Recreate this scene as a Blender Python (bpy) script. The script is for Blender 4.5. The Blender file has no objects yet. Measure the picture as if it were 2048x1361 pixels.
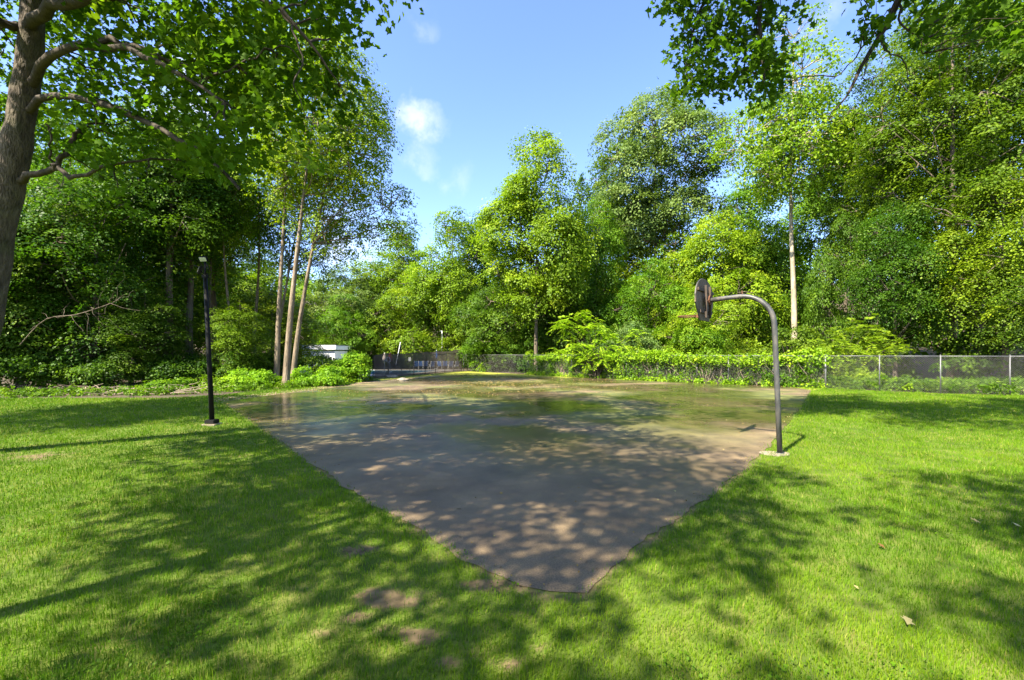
import bpy, bmesh, math, random
import numpy as np
from mathutils import Vector, Matrix
from mathutils.geometry import delaunay_2d_cdt

R = math.radians
SC = bpy.context.scene
COL = SC.collection
CAM_H = 2.15
F = 853.0          # focal length in pixels of the 2048 px wide photograph
CX, HOR = 1024.0, 708.0

# ------------------------------------------------------------------ camera
cam = bpy.data.cameras.new('camera')
cam.lens = 36.0 * F / 2048.0
cam.sensor_width = 36.0
cam.shift_y = 27.5 / 2048.0
cam.clip_start = 0.05
cam.clip_end = 3000
camo = bpy.data.objects.new('camera', cam)
COL.objects.link(camo)
camo.location = (0, 0, CAM_H)
camo.rotation_euler = (R(90), 0, 0)
SC.camera = camo

# ------------------------------------------------------------------ light
SUN_EL = R(48)
SUN_FROM = Vector((-0.72, -0.69, 0)).normalized()
world = bpy.data.worlds.new('World')
SC.world = world
world.use_nodes = True
SC.view_settings.view_transform = 'Standard'
SC.view_settings.look = 'None'
SC.view_settings.gamma = 1.0
SC.view_settings.use_curve_mapping = False
SC.view_settings.exposure = 2.05
SKY_STRENGTH = 0.122

sun = bpy.data.lights.new('sun', 'SUN')
sun.energy = 5.0
sun.angle = R(0.53)
sun.color = (1.0, 0.92, 0.76)
suno = bpy.data.objects.new('sun', sun)
COL.objects.link(suno)
sd = Vector((-SUN_FROM.x * math.cos(SUN_EL), -SUN_FROM.y * math.cos(SUN_EL), -math.sin(SUN_EL)))
suno.rotation_euler = sd.to_track_quat('-Z', 'Y').to_euler()
suno.location = (-30, -20, 40)

SC.cycles.max_bounces = 9
SC.cycles.diffuse_bounces = 6
SC.cycles.transmission_bounces = 6
SC.cycles.glossy_bounces = 2
SC.cycles.transparent_max_bounces = 12
SC.cycles.caustics_reflective = False
SC.cycles.caustics_refractive = False
SC.cycles.use_denoising = True


def N(nt, t, **kw):
    n = nt.nodes.new(t)
    for k, v in kw.items():
        if k.startswith('i_'):
            key = k[2:]
            key = int(key) if key.isdigit() else key.replace('_', ' ')
            n.inputs[key].default_value = v
        else:
            setattr(n, k, v)
    return n


def px_dir(px, py):
    v = Vector(((px - CX) / F, 1.0, (HOR - py) / F))
    return v.normalized()


def build_world():
    nt = world.node_tree
    nt.nodes.clear()
    L = nt.links.new
    out = N(nt, 'ShaderNodeOutputWorld')
    bg = N(nt, 'ShaderNodeBackground')
    bg.inputs[1].default_value = SKY_STRENGTH
    sky = N(nt, 'ShaderNodeTexSky')
    sky.sky_type = 'NISHITA'
    sky.sun_disc = False
    sky.sun_elevation = SUN_EL
    sky.sun_rotation = math.atan2(SUN_FROM.x, SUN_FROM.y)
    sky.altitude = 100
    sky.air_density = 1.0
    sky.dust_density = 0.9
    sky.ozone_density = 3.4
    tc = N(nt, 'ShaderNodeTexCoord')
    no = N(nt, 'ShaderNodeTexNoise', i_Scale=7.0, i_Detail=5.0, i_Roughness=0.6)
    L(tc.outputs['Generated'], no.inputs['Vector'])
    sub = N(nt, 'ShaderNodeVectorMath', operation='SUBTRACT')
    sub.inputs[1].default_value = (0.5, 0.5, 0.5)
    L(no.outputs['Color'], sub.inputs[0])
    scl = N(nt, 'ShaderNodeVectorMath', operation='SCALE')
    scl.inputs['Scale'].default_value = 0.2
    L(sub.outputs[0], scl.inputs[0])
    add = N(nt, 'ShaderNodeVectorMath', operation='ADD')
    L(tc.outputs['Generated'], add.inputs[0])
    L(scl.outputs[0], add.inputs[1])
    acc = None
    # small fair-weather clouds scattered over the whole sky; five of them are in view
    clouds = [(842, 240, .05, .5), (905, 340, .05, .22), (835, 45, .042, .25), (832, 303, .04, .2),
              (1668, 15, .05, .4), (700, 480, .10, .5), (380, 200, .11, .8), (1200, -260, .12, .7)]
    dirs = [(px_dir(a, b), r, k) for a, b, r, k in clouds]
    rr = random.Random(5)
    for i in range(6):
        az = rr.uniform(math.pi * .35, math.pi * 1.65)
        el = rr.uniform(.25, .9)
        dirs.append((Vector((math.sin(az) * math.cos(el), math.cos(az) * math.cos(el), math.sin(el))), rr.uniform(.06, .16), .7))
    for d, r, k in dirs:
        di = N(nt, 'ShaderNodeVectorMath', operation='DISTANCE')
        di.inputs[1].default_value = d
        L(add.outputs[0], di.inputs[0])
        mr = N(nt, 'ShaderNodeMapRange', interpolation_type='SMOOTHSTEP')
        mr.inputs['From Min'].default_value = r
        mr.inputs['From Max'].default_value = r * 0.15
        mr.inputs['To Min'].default_value = 0
        mr.inputs['To Max'].default_value = k
        L(di.outputs['Value'], mr.inputs['Value'])
        if acc is None:
            acc = mr.outputs[0]
        else:
            mx = N(nt, 'ShaderNodeMath', operation='MAXIMUM')
            L(acc, mx.inputs[0])
            L(mr.outputs[0], mx.inputs[1])
            acc = mx.outputs[0]
    n2 = N(nt, 'ShaderNodeTexNoise', i_Scale=14.0, i_Detail=6.0, i_Roughness=0.6)
    L(tc.outputs['Generated'], n2.inputs['Vector'])
    mr = N(nt, 'ShaderNodeMapRange')
    mr.inputs['From Min'].default_value = .3
    mr.inputs['From Max'].default_value = .6
    L(n2.outputs['Fac'], mr.inputs['Value'])
    mu = N(nt, 'ShaderNodeMath', operation='MULTIPLY')
    L(acc, mu.inputs[0])
    L(mr.outputs[0], mu.inputs[1])
    mix = N(nt, 'ShaderNodeMix', data_type='RGBA')
    L(mu.outputs[0], mix.inputs['Factor'])
    hs = N(nt, 'ShaderNodeHueSaturation', i_Hue=.513, i_Saturation=1.1, i_Value=1.0)
    L(sky.outputs[0], hs.inputs['Color'])
    L(hs.outputs[0], mix.inputs['A'])
    mix.inputs['B'].default_value = (3.2, 3.25, 3.4, 1)
    L(mix.outputs['Result'], bg.inputs[0])
    L(bg.outputs[0], out.inputs[0])


build_world()


# ------------------------------------------------------------------ helpers
def G(px, py):
    """ground point seen at a pixel of the photograph"""
    Y = F * CAM_H / (py - HOR)
    return ((px - CX) / F * Y, Y)


def P(px, py, Y):
    return np.array(((px - CX) / F * Y, Y, CAM_H + (HOR - py) / F * Y))


def link(o, parent=None):
    COL.objects.link(o)
    if parent is not None:
        o.parent = parent
    return o


def tag(o, label=None, cat=None, group=None, kind=None):
    if label: o['label'] = label
    if cat: o['category'] = cat
    if group: o['group'] = group
    if kind: o['kind'] = kind
    return o


def empty(name, loc=(0, 0, 0), rz=0.0):
    o = bpy.data.objects.new(name, None)
    o.location = loc
    o.rotation_euler = (0, 0, rz)
    o.empty_display_size = .3
    return link(o)


def np_mesh(name, verts, faces, mat, tint=None, smooth=False):
    """faces: int array (M,k), all with the same k"""
    verts = np.asarray(verts, dtype=np.float32)
    faces = np.asarray(faces, dtype=np.int32)
    m = bpy.data.meshes.new(name)
    k = faces.shape[1]
    m.vertices.add(len(verts))
    m.vertices.foreach_set('co', verts.ravel())
    m.loops.add(faces.size)
    m.loops.foreach_set('vertex_index', faces.ravel())
    m.polygons.add(len(faces))
    m.polygons.foreach_set('loop_start', np.arange(0, faces.size, k, dtype=np.int32))
    m.polygons.foreach_set('loop_total', np.full(len(faces), k, dtype=np.int32))
    if smooth:
        m.polygons.foreach_set('use_smooth', np.ones(len(faces), dtype=bool))
    if tint is not None:
        a = m.attributes.new('tint', 'FLOAT', 'POINT')
        a.data.foreach_set('value', np.asarray(tint, dtype=np.float32))
    m.update(calc_edges=True)
    if mat: m.materials.append(mat)
    return m


def obj(name, mesh, parent=None):
    return link(bpy.data.objects.new(name, mesh), parent)


class MB:
    """collects shapes, builds ONE mesh object"""
    def __init__(s):
        s.v, s.f = [], []

    def add(s, v, f):
        o = len(s.v)
        s.v += [tuple(float(c) for c in p) for p in v]
        s.f += [tuple(i + o for i in q) for q in f]
        return s

    def box(s, c, d, rot=None):
        hx, hy, hz = d[0] / 2, d[1] / 2, d[2] / 2
        v = [Vector((x * hx, y * hy, z * hz)) for x in (-1, 1) for y in (-1, 1) for z in (-1, 1)]
        if rot: v = [rot @ p for p in v]
        v = [p + Vector(c) for p in v]
        return s.add(v, [(0, 1, 3, 2), (4, 6, 7, 5), (0, 4, 5, 1), (2, 3, 7, 6), (0, 2, 6, 4), (1, 5, 7, 3)])

    def tube(s, pts, rad, n=8, cap=True):
        v, f = tube(pts, rad, n)
        s.add(v, [tuple(q) for q in f])
        if cap:
            k = len(s.v)
            m = len(pts)
            s.f.append(tuple(k - n * m + i for i in range(n))[::-1])
            s.f.append(tuple(k - n + i for i in range(n)))
        return s

    def prism(s, outline, z0, z1):
        n = len(outline)
        v = [(x, y, z0) for x, y in outline] + [(x, y, z1) for x, y in outline]
        f = [tuple(range(n))[::-1], tuple(range(n, 2 * n))]
        f += [(i, (i + 1) % n, n + (i + 1) % n, n + i) for i in range(n)]
        return s.add(v, f)

    def build(s, name, mat, parent=None, smooth=False, bevel=0.0):
        m = bpy.data.meshes.new(name)
        m.from_pydata(s.v, [], s.f)
        bm = bmesh.new()
        bm.from_mesh(m)
        bmesh.ops.recalc_face_normals(bm, faces=bm.faces[:])
        if bevel:
            es = [e for e in bm.edges if len(e.link_faces) == 2 and e.calc_face_angle(0) > .6]
            bmesh.ops.bevel(bm, geom=es, offset=bevel, segments=2, affect='EDGES', clamp_overlap=True)
        bm.to_mesh(m)
        bm.free()
        if smooth:
            for p in m.polygons: p.use_smooth = True
        m.materials.append(mat)
        return obj(name, m, parent)


def tube(pts, rad, n=8):
    pts = np.asarray(pts, dtype=float)
    m = len(pts)
    if np.isscalar(rad): rad = [rad] * m
    rad = np.asarray(rad, dtype=float)
    t = np.gradient(pts, axis=0)
    t /= np.linalg.norm(t, axis=1)[:, None] + 1e-9
    ref = np.array((0.31, 0.95, 0.05)) if abs(t[0][2]) > .8 else np.array((0., 0., 1.))
    u = np.cross(t, ref)
    u /= np.linalg.norm(u, axis=1)[:, None] + 1e-9
    w = np.cross(t, u)
    a = np.linspace(0, 2 * np.pi, n, endpoint=False)
    v = pts[:, None, :] + rad[:, None, None] * (np.cos(a)[None, :, None] * u[:, None, :] + np.sin(a)[None, :, None] * w[:, None, :])
    i = np.arange(m - 1)[:, None] * n
    j = np.arange(n)[None, :]
    j2 = (np.arange(n)[None, :] + 1) % n
    f = np.stack([i + j, i + j2, i + n + j2, i + n + j], axis=-1).reshape(-1, 4)
    return v.reshape(-1, 3), f


class Tubes:
    def __init__(s): s.v, s.f, s.n = [], [], 0

    def add(s, pts, rad, n=6):
        v, f = tube(pts, rad, n)
        s.v.append(v); s.f.append(f + s.n); s.n += len(v)

    def mesh(s, name, mat):
        return np_mesh(name, np.concatenate(s.v), np.concatenate(s.f), mat, smooth=True)


def bez(pts, n):
    """smooth path through control points"""
    pts = np.asarray(pts, dtype=float)
    k = len(pts)
    t = np.linspace(0, k - 1, n)
    i = np.clip(t.astype(int), 0, k - 2)
    fr = (t - i)[:, None]
    p0 = pts[np.clip(i - 1, 0, k - 1)]; p1 = pts[i]; p2 = pts[i + 1]; p3 = pts[np.clip(i + 2, 0, k - 1)]
    return 0.5 * ((2 * p1) + (-p0 + p2) * fr + (2 * p0 - 5 * p1 + 4 * p2 - p3) * fr ** 2 + (-p0 + 3 * p1 - 3 * p2 + p3) * fr ** 3)


def unit(v):
    return v / (np.linalg.norm(v, axis=-1, keepdims=True) + 1e-9)


def in_poly(x, y, poly):
    inside = np.zeros(len(x), dtype=bool)
    n = len(poly)
    j = n - 1
    for i in range(n):
        xi, yi = poly[i]; xj, yj = poly[j]
        c = ((yi > y) != (yj > y)) & (x < (xj - xi) * (y - yi) / (yj - yi + 1e-12) + xi)
        inside ^= c
        j = i
    return inside


def vnoise(x, y, seed=0):
    """smooth value noise 0..1"""
    xi = np.floor(x).astype(np.int64); yi = np.floor(y).astype(np.int64)
    fx = x - xi; fy = y - yi
    fx = fx * fx * (3 - 2 * fx); fy = fy * fy * (3 - 2 * fy)

    def h(a, b):
        n = (a * 374761393 + b * 668265263 + seed * 974634777) & 0x7fffffff
        n = (n ^ (n >> 13)) * 1274126177 & 0x7fffffff
        return ((n ^ (n >> 16)) & 0xffff) / 65535.0
    return (h(xi, yi) * (1 - fx) + h(xi + 1, yi) * fx) * (1 - fy) + (h(xi, yi + 1) * (1 - fx) + h(xi + 1, yi + 1) * fx) * fy


# ------------------------------------------------------------------ materials
def mat(name):
    m = bpy.data.materials.new(name)
    m.use_nodes = True
    nt = m.node_tree
    nt.nodes.clear()
    return m, nt, nt.links.new


def ramp(nt, stops, interp='LINEAR'):
    r = N(nt, 'ShaderNodeValToRGB')
    r.color_ramp.interpolation = interp
    el = r.color_ramp.elements
    while len(el) < len(stops): el.new(0.5)
    for e, (p, c) in zip(el, stops):
        e.position = p
        e.color = (*c, 1)
    return r


def leaf_mat(name, stops, trans=0.4, rough=0.5, spec=0.16, hue=0.03, val=0.25):
    m, nt, L = mat(name)
    out = N(nt, 'ShaderNodeOutputMaterial')
    at = N(nt, 'ShaderNodeAttribute', attribute_name='tint')
    rp = ramp(nt, stops)
    L(at.outputs['Fac'], rp.inputs[0])
    oi = N(nt, 'ShaderNodeObjectInfo')
    hs = N(nt, 'ShaderNodeHueSaturation')
    mr = N(nt, 'ShaderNodeMapRange')
    mr.inputs['To Min'].default_value = 0.5 - hue
    mr.inputs['To Max'].default_value = 0.5 + hue * .15
    L(oi.outputs['Random'], mr.inputs['Value'])
    L(mr.outputs[0], hs.inputs['Hue'])
    m2 = N(nt, 'ShaderNodeMath', operation='MULTIPLY_ADD')
    m2.inputs[1].default_value = -val
    m2.inputs[2].default_value = 1 + val / 2
    L(oi.outputs['Random'], m2.inputs[0])
    L(m2.outputs[0], hs.inputs['Value'])
    L(rp.outputs[0], hs.inputs['Color'])
    pb = N(nt, 'ShaderNodeBsdfPrincipled', i_Roughness=rough)
    pb.inputs['Specular IOR Level'].default_value = spec
    L(hs.outputs[0], pb.inputs['Base Color'])
    tr = N(nt, 'ShaderNodeBsdfTranslucent')
    tcol = N(nt, 'ShaderNodeMix', data_type='RGBA', blend_type='MULTIPLY')
    tcol.inputs['Factor'].default_value = 1
    tcol.inputs['B'].default_value = (1.3, 1.4, 0.6, 1)
    L(hs.outputs[0], tcol.inputs['A'])
    L(tcol.outputs['Result'], tr.inputs[0])
    mx = N(nt, 'ShaderNodeMixShader')
    mx.inputs[0].default_value = trans
    L(pb.outputs[0], mx.inputs[1])
    L(tr.outputs[0], mx.inputs[2])
    L(mx.outputs[0], out.inputs[0])
    return m


def bark_mat(name, c1, c2, scale=6.0, stretch=0.25, bump=0.6, moss=0.0):
    m, nt, L = mat(name)
    out = N(nt, 'ShaderNodeOutputMaterial')
    tc = N(nt, 'ShaderNodeTexCoord')
    mp = N(nt, 'ShaderNodeMapping')
    mp.inputs['Scale'].default_value = (scale, scale, scale * stretch)
    L(tc.outputs['Object'], mp.inputs[0])
    no = N(nt, 'ShaderNodeTexNoise', i_Scale=1.0, i_Detail=7.0, i_Roughness=0.65)
    L(mp.outputs[0], no.inputs['Vector'])
    rp = ramp(nt, [(.3, c1), (.52, tuple((a + b) / 2 for a, b in zip(c1, c2))), (.68, c2)])
    L(no.outputs['Fac'], rp.inputs[0])
    vo = N(nt, 'ShaderNodeTexVoronoi', i_Scale=2.2)
    vo.feature = 'DISTANCE_TO_EDGE'
    L(mp.outputs[0], vo.inputs['Vector'])
    col = rp.outputs[0]
    if moss:
        n3 = N(nt, 'ShaderNodeTexNoise', i_Scale=2.0, i_Detail=4.0)
        L(tc.outputs['Object'], n3.inputs['Vector'])
        mr = N(nt, 'ShaderNodeMapRange')
        mr.inputs['From Min'].default_value = .5
        mr.inputs['From Max'].default_value = .72
        mr.inputs['To Max'].default_value = moss
        L(n3.outputs['Fac'], mr.inputs['Value'])
        mi = N(nt, 'ShaderNodeMix', data_type='RGBA')
        mi.inputs['B'].default_value = (.07, .085, .025, 1)
        L(mr.outputs[0], mi.inputs['Factor'])
        L(col, mi.inputs['A'])
        col = mi.outputs['Result']
    ad = N(nt, 'ShaderNodeMath', operation='ADD')
    L(no.outputs['Fac'], ad.inputs[0])
    L(vo.outputs['Distance'], ad.inputs[1])
    bp = N(nt, 'ShaderNodeBump', i_Strength=bump, i_Distance=0.05)
    L(ad.outputs[0], bp.inputs['Height'])
    pb = N(nt, 'ShaderNodeBsdfPrincipled', i_Roughness=0.85)
    pb.inputs['Specular IOR Level'].default_value = .2
    L(col, pb.inputs['Base Color'])
    L(bp.outputs[0], pb.inputs['Normal'])
    L(pb.outputs[0], out.inputs[0])
    return m


def surf_mat(name, stops, scale=4.0, rough=(.6, .8), bump=.15, metallic=0, detail=5.0, spec=.4, bdist=.01, stretch=(1, 1, 1)):
    m, nt, L = mat(name)
    out = N(nt, 'ShaderNodeOutputMaterial')
    tc = N(nt, 'ShaderNodeTexCoord')
    mp = N(nt, 'ShaderNodeMapping')
    mp.inputs['Scale'].default_value = stretch
    L(tc.outputs['Object'], mp.inputs[0])
    no = N(nt, 'ShaderNodeTexNoise', i_Scale=scale, i_Detail=detail, i_Roughness=0.6)
    L(mp.outputs[0], no.inputs['Vector'])
    rp = ramp(nt, stops)
    L(no.outputs['Fac'], rp.inputs[0])
    pb = N(nt, 'ShaderNodeBsdfPrincipled')
    pb.inputs['Specular IOR Level'].default_value = spec
    pb.inputs['Metallic'].default_value = metallic
    L(rp.outputs[0], pb.inputs['Base Color'])
    mr = N(nt, 'ShaderNodeMapRange')
    mr.inputs['From Min'].default_value = .35
    mr.inputs['From Max'].default_value = .65
    mr.inputs['To Min'].default_value = rough[0]
    mr.inputs['To Max'].default_value = rough[1]
    L(no.outputs['Fac'], mr.inputs['Value'])
    L(mr.outputs[0], pb.inputs['Roughness'])
    if bump:
        n2 = N(nt, 'ShaderNodeTexNoise', i_Scale=scale * 6, i_Detail=4.0)
        L(mp.outputs[0], n2.inputs['Vector'])
        bp = N(nt, 'ShaderNodeBump', i_Strength=bump, i_Distance=bdist)
        L(n2.outputs['Fac'], bp.inputs['Height'])
        L(bp.outputs[0], pb.inputs['Normal'])
    L(pb.outputs[0], out.inputs[0])
    return m


def leaf_stops(d, mid, y):
    return [(0.0, d), (0.5, mid), (1.0, y)]


M = {}
M['leaf_dark'] = leaf_mat('leaf_dark', leaf_stops((.024, .068, .006), (.054, .130, .008), (.118, .215, .012)), trans=.42)  # deep green, darkened further in place of shade over the right-hand trees
M['leaf_mid'] = leaf_mat('leaf_mid', leaf_stops((.048, .116, .006), (.104, .212, .009), (.195, .305, .014)), trans=.42)
M['leaf_yellow'] = leaf_mat('leaf_yellow', leaf_stops((.075, .152, .008), (.155, .268, .012), (.275, .37, .018)), trans=.42)
M['leaf_grey'] = leaf_mat('leaf_grey', leaf_stops((.048, .105, .028), (.088, .165, .036), (.16, .24, .052)), trans=.34)
M['leaf_lime'] = leaf_mat('leaf_lime', leaf_stops((.12, .23, .010), (.23, .37, .014), (.38, .47, .03)), trans=.42, hue=.0, val=0)
M['leaf_fresh'] = leaf_mat('leaf_fresh', leaf_stops((.085, .19, .010), (.165, .315, .013), (.29, .42, .02)), trans=.42, hue=.0, val=0)
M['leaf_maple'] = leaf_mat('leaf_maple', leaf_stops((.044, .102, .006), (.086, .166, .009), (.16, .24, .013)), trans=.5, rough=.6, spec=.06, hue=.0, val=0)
M['grass'] = leaf_mat('grass_blade', [(0, (.042, .102, .004)), (.45, (.100, .196, .006)), (.8, (.19, .272, .010)), (1, (.31, .27, .08))], trans=.35, rough=.55, spec=.12, hue=0, val=0)
M['bark'] = bark_mat('bark_brown', (.045, .034, .024), (.20, .16, .115), 5.0, .2, moss=.3)
M['bark_maple'] = bark_mat('bark_maple', (.040, .030, .022), (.155, .122, .09), 9.0, .35, bump=.9, moss=.4)
M['bark_pale'] = bark_mat('bark_pale_tan', (.085, .062, .042), (.29, .225, .155), 5.0, .2, bump=.7, moss=.25)
M['bark_syc'] = bark_mat('bark_sycamore', (.12, .095, .055), (.44, .385, .28), 2.2, .4, bump=.3)
M['twig'] = bark_mat('bark_twig', (.030, .023, .017), (.085, .068, .05), 8.0, .3, bump=.3)
M['dead'] = bark_mat('dead_wood', (.16, .12, .085), (.38, .30, .22), 8.0, .3, bump=.3)


# ------------------------------------------------------------------ foliage generators
def leaf_arrays(rng, c, nrm, size, shape, dirv=None):
    """c (N,3) leaf centres, nrm (N,3) normals, size (N,) -> verts, faces"""
    n = len(c)
    nrm = unit(nrm)
    d = rng.normal(size=(n, 3)) if dirv is None else dirv + rng.normal(size=(n, 3)) * .5
    d = d - nrm * np.sum(d * nrm, axis=1, keepdims=True)
    d = unit(d)
    s = np.cross(nrm, d)
    sz = size[:, None]
    if shape == 'quad':
        loc = [(-.5, 0, 0), (-.02, -.36, .08), (.5, 0, -.06), (-.02, .36, .08)]
        fc = [(0, 1, 2, 3)]
    elif shape == 'long':
        loc = [(-.5, 0, 0), (-.05, -.17, .05), (.5, 0, -.12), (-.05, .17, .05)]
        fc = [(0, 1, 2, 3)]
    elif shape == 'maple':
        loc = [(-.12, 0, 0.02), (-.45, 0, 0), (-.38, -.30, .03), (-.10, -.24, .02), (.02, -.52, .0), (.16, -.22, .03), (.55, 0, -.06),
               (.16, .22, .03), (.02, .52, .0), (-.10, .24, .02), (-.38, .30, .03)]
        fc = [(0, i, i + 1) for i in range(1, 10)] + [(0, 10, 1)]
    v = np.stack([c + sz * (a * d + b * s + h * nrm) for a, b, h in loc], axis=1).reshape(-1, 3)
    k = len(loc)
    f = (np.arange(n)[:, None, None] * k + np.array(fc)[None]).reshape(-1, len(fc[0]))
    return v, f, k


def fronds(rng, base, dirv, length, nl=9, lw=.34):
    """pinnate leaves: base (N,3), direction (N,3) -> drooping rows of leaflets"""
    n = len(base)
    dirv = unit(dirv)
    side = unit(np.cross(dirv, np.array((0, 0, 1.0)) + rng.normal(size=(n, 3)) * .15))
    up = np.cross(side, dirv)
    V, Fc, off = [], [], 0
    for i in range(nl):
        t = (i + 1) / nl
        p = base + dirv * (length * t)[:, None] - np.array((0, 0, 1.0)) * (length * .5 * t * t)[:, None]
        ll = (length * lw * (1 - .55 * abs(t - .45)))[:, None]
        for sg in (-1, 1):
            d = unit(side * sg + dirv * .45 - np.array((0, 0, .35)) + rng.normal(size=(n, 3)) * .12)
            w = unit(np.cross(d, up + rng.normal(size=(n, 3)) * .25))
            a = p; b = p + d * ll * .5 + w * ll * .17; cc = p + d * ll; e = p + d * ll * .5 - w * ll * .17
            V.append(np.stack([a, b, cc, e], axis=1).reshape(-1, 3))
            Fc.append(np.arange(n * 4).reshape(-1, 4) + off)
            off += n * 4
    return np.concatenate(V), np.concatenate(Fc)


def clusters_in_lobes(rng, lobes, n, inner=.18):
    """points near the surface of a union of ellipsoids, with outward direction"""
    lc = np.array([l[0] for l in lobes]); lr = np.array([l[1] for l in lobes])
    wt = (lr[:, 0] * lr[:, 2]) ** 1.0
    wt = wt / wt.sum()
    got, gout = [], []
    tot = 0
    while tot < n:
        m = n * 2
        i = rng.choice(len(lobes), m, p=wt)
        d = unit(rng.normal(size=(m, 3)))
        r = .80 + .27 * rng.random(m) ** .8
        r = np.where(rng.random(m) < .12, r * rng.uniform(1.0, 1.28, m), r)
        p = lc[i] + d * lr[i] * r[:, None]
        q = (p[:, None, :] - lc[None]) / lr[None]
        deep = (np.sqrt((q ** 2).sum(-1)) < .6).any(1)
        keep = (~deep | (rng.random(m) < inner)) & ((d[:, 2] > -.45) | (rng.random(m) < .45))
        got.append(p[keep]); gout.append(d[keep]); tot += keep.sum()
    return np.concatenate(got)[:n], np.concatenate(gout)[:n]


def foliage_mesh(name, rng, pos, out, per, rc, size, shape, material, flat=.15, droop=.35, tilt=.36, upb=.75, tint=.45, tvar=.22, zgrad=0.0):
    n = len(pos)
    nc = unit(out * .6 + np.array((0, 0, upb)) + rng.normal(size=(n, 3)) * .28)
    rcl = rc * (0.6 + .8 * rng.random(n))
    a = unit(np.cross(nc, rng.normal(size=(n, 3))))
    b = np.cross(nc, a)
    ct = np.clip(tint + rng.normal(size=n) * tvar, 0, 1)
    th = rng.random((n, per)) * 2 * np.pi
    rad = np.sqrt(rng.random((n, per)))
    e = rcl[:, None] * rad
    h = rng.normal(size=(n, per)) * flat * rcl[:, None]
    c = pos[:, None] + a[:, None] * (np.cos(th) * e)[..., None] + b[:, None] * (np.sin(th) * e * .8)[..., None] + nc[:, None] * h[..., None]
    c[..., 2] -= droop * rad ** 2 * rcl[:, None]
    od = a[:, None] * np.cos(th)[..., None] + b[:, None] * np.sin(th)[..., None]
    ln = nc[:, None] + od * .35 * rad[..., None] + rng.normal(size=(n, per, 3)) * tilt
    c = c.reshape(-1, 3); ln = ln.reshape(-1, 3)
    sz = size * (.65 + .7 * rng.random(len(c)))
    v, f, k = leaf_arrays(rng, c, ln, sz, shape, dirv=od.reshape(-1, 3) - np.array((0, 0, .4)))
    tn = np.clip(np.repeat(ct, per) + rng.normal(size=len(c)) * .08, 0, 1)
    return np_mesh(name, v, f, material, tint=np.repeat(tn, k))


def wobble(rng, p0, p1, k, amp):
    t = np.linspace(0, 1, k)[:, None]
    p = p0 + (p1 - p0) * t
    j = rng.normal(size=(k, 3)) * amp
    j[0] = 0; j[-1] = 0
    return p + j


def auto_lobes(rng, c, r, n, lo=.22, hi=.44):
    L = []
    for i in range(n):
        while True:
            q = rng.uniform(-1, 1, 3)
            if np.linalg.norm(q) < 1: break
        s = rng.uniform(lo, hi)
        q = q / max(1e-6, np.linalg.norm(q)) * min(np.linalg.norm(q) ** .6, 1) * (1 - s * .85)
        rr = np.array((s * r[0] * rng.uniform(.85, 1.15), s * r[1] * rng.uniform(.85, 1.15), s * r[2] * rng.uniform(.6, .85)))
        L.append((np.asarray(c) + q * np.asarray(r), rr))
    return L


def make_tree(name, label, x, y, H, W, seed, cat='tree', group=None, cb=.25, tr=.25, nlobe=14, ncl=700, per=52, rc=1.0, ls=.19, leaf='leaf_mid',
              bark='bark', lean=(0, 0), shape='quad', lobes=None, tint=.45, fork=None, zc=None, twigs=160, extra=None, inner=.07, D=None, z0=0.0, tilt=.34, tvar=.22, fol=None):
    rng = np.random.default_rng(seed)
    root = empty(name, (x, y, z0))
    tag(root, label, cat, group)
    if lobes is None:
        c = np.array((lean[0], lean[1], H * (cb + 1) / 2))
        lobes = auto_lobes(rng, c, (W / 2, (D or W) / 2, H * (1 - cb) / 2), nlobe)
        lobes.append((np.array((lean[0], lean[1], H * .93)), np.array((W * .18, W * .18, H * .07))))
    T = Tubes()
    top = np.array((lean[0], lean[1], H * .9))
    path = bez([np.array((0, 0, -.2)), np.array((lean[0] * .15, lean[1] * .15, H * .2)), np.array((lean[0] * .5, lean[1] * .5, H * .5)) + rng.normal(size=3) * W * .015, top], 14)
    rad = tr * np.linspace(1, .12, 14)
    rad[0] *= 1.35
    T.add(path, rad, 9)
    ends = []
    for lc, lr in lobes:
        zt = np.clip(lc[2] - np.linalg.norm(lc[:2] - top[:2]) * rng.uniform(.6, 1.1) - lr[2] * .3, H * .12, H * .85)
        i = int(np.clip(np.searchsorted(path[:, 2], zt), 1, 12))
        s = path[i]
        mid = (s + lc) / 2 + np.array((0, 0, -.06 * np.linalg.norm(lc - s)))
        br = bez([s, mid + rng.normal(size=3) * .05 * np.linalg.norm(lc - s), lc], 7)
        r0 = rad[i] * rng.uniform(.35, .55)
        T.add(br, np.linspace(r0, max(.02, r0 * .25), 7), 6)
        ends.append(br)
    pos, out = clusters_in_lobes(rng, lobes, ncl, inner)
    if twigs:
        allb = np.concatenate([b[2:] for b in ends])
        for q in rng.choice(len(pos), min(twigs, len(pos)), replace=False):
            d = np.linalg.norm(allb - pos[q], axis=1)
            k = int(np.argmin(d))
            if d[k] < W * .3:
                T.add(wobble(rng, allb[k], pos[q], 4, d[k] * .05), np.linspace(.035, .012, 4) * (W / 9), 4)
    if extra is not None:
        extra(T, rng)
    obj('trunk', T.mesh('trunk', M[bark]), root)
    obj('crown', foliage_mesh('crown', rng, pos, out, per, rc, ls, shape, M[leaf], tint=tint, tilt=tilt, tvar=tvar, **(fol or {})), root)
    return root


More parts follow.
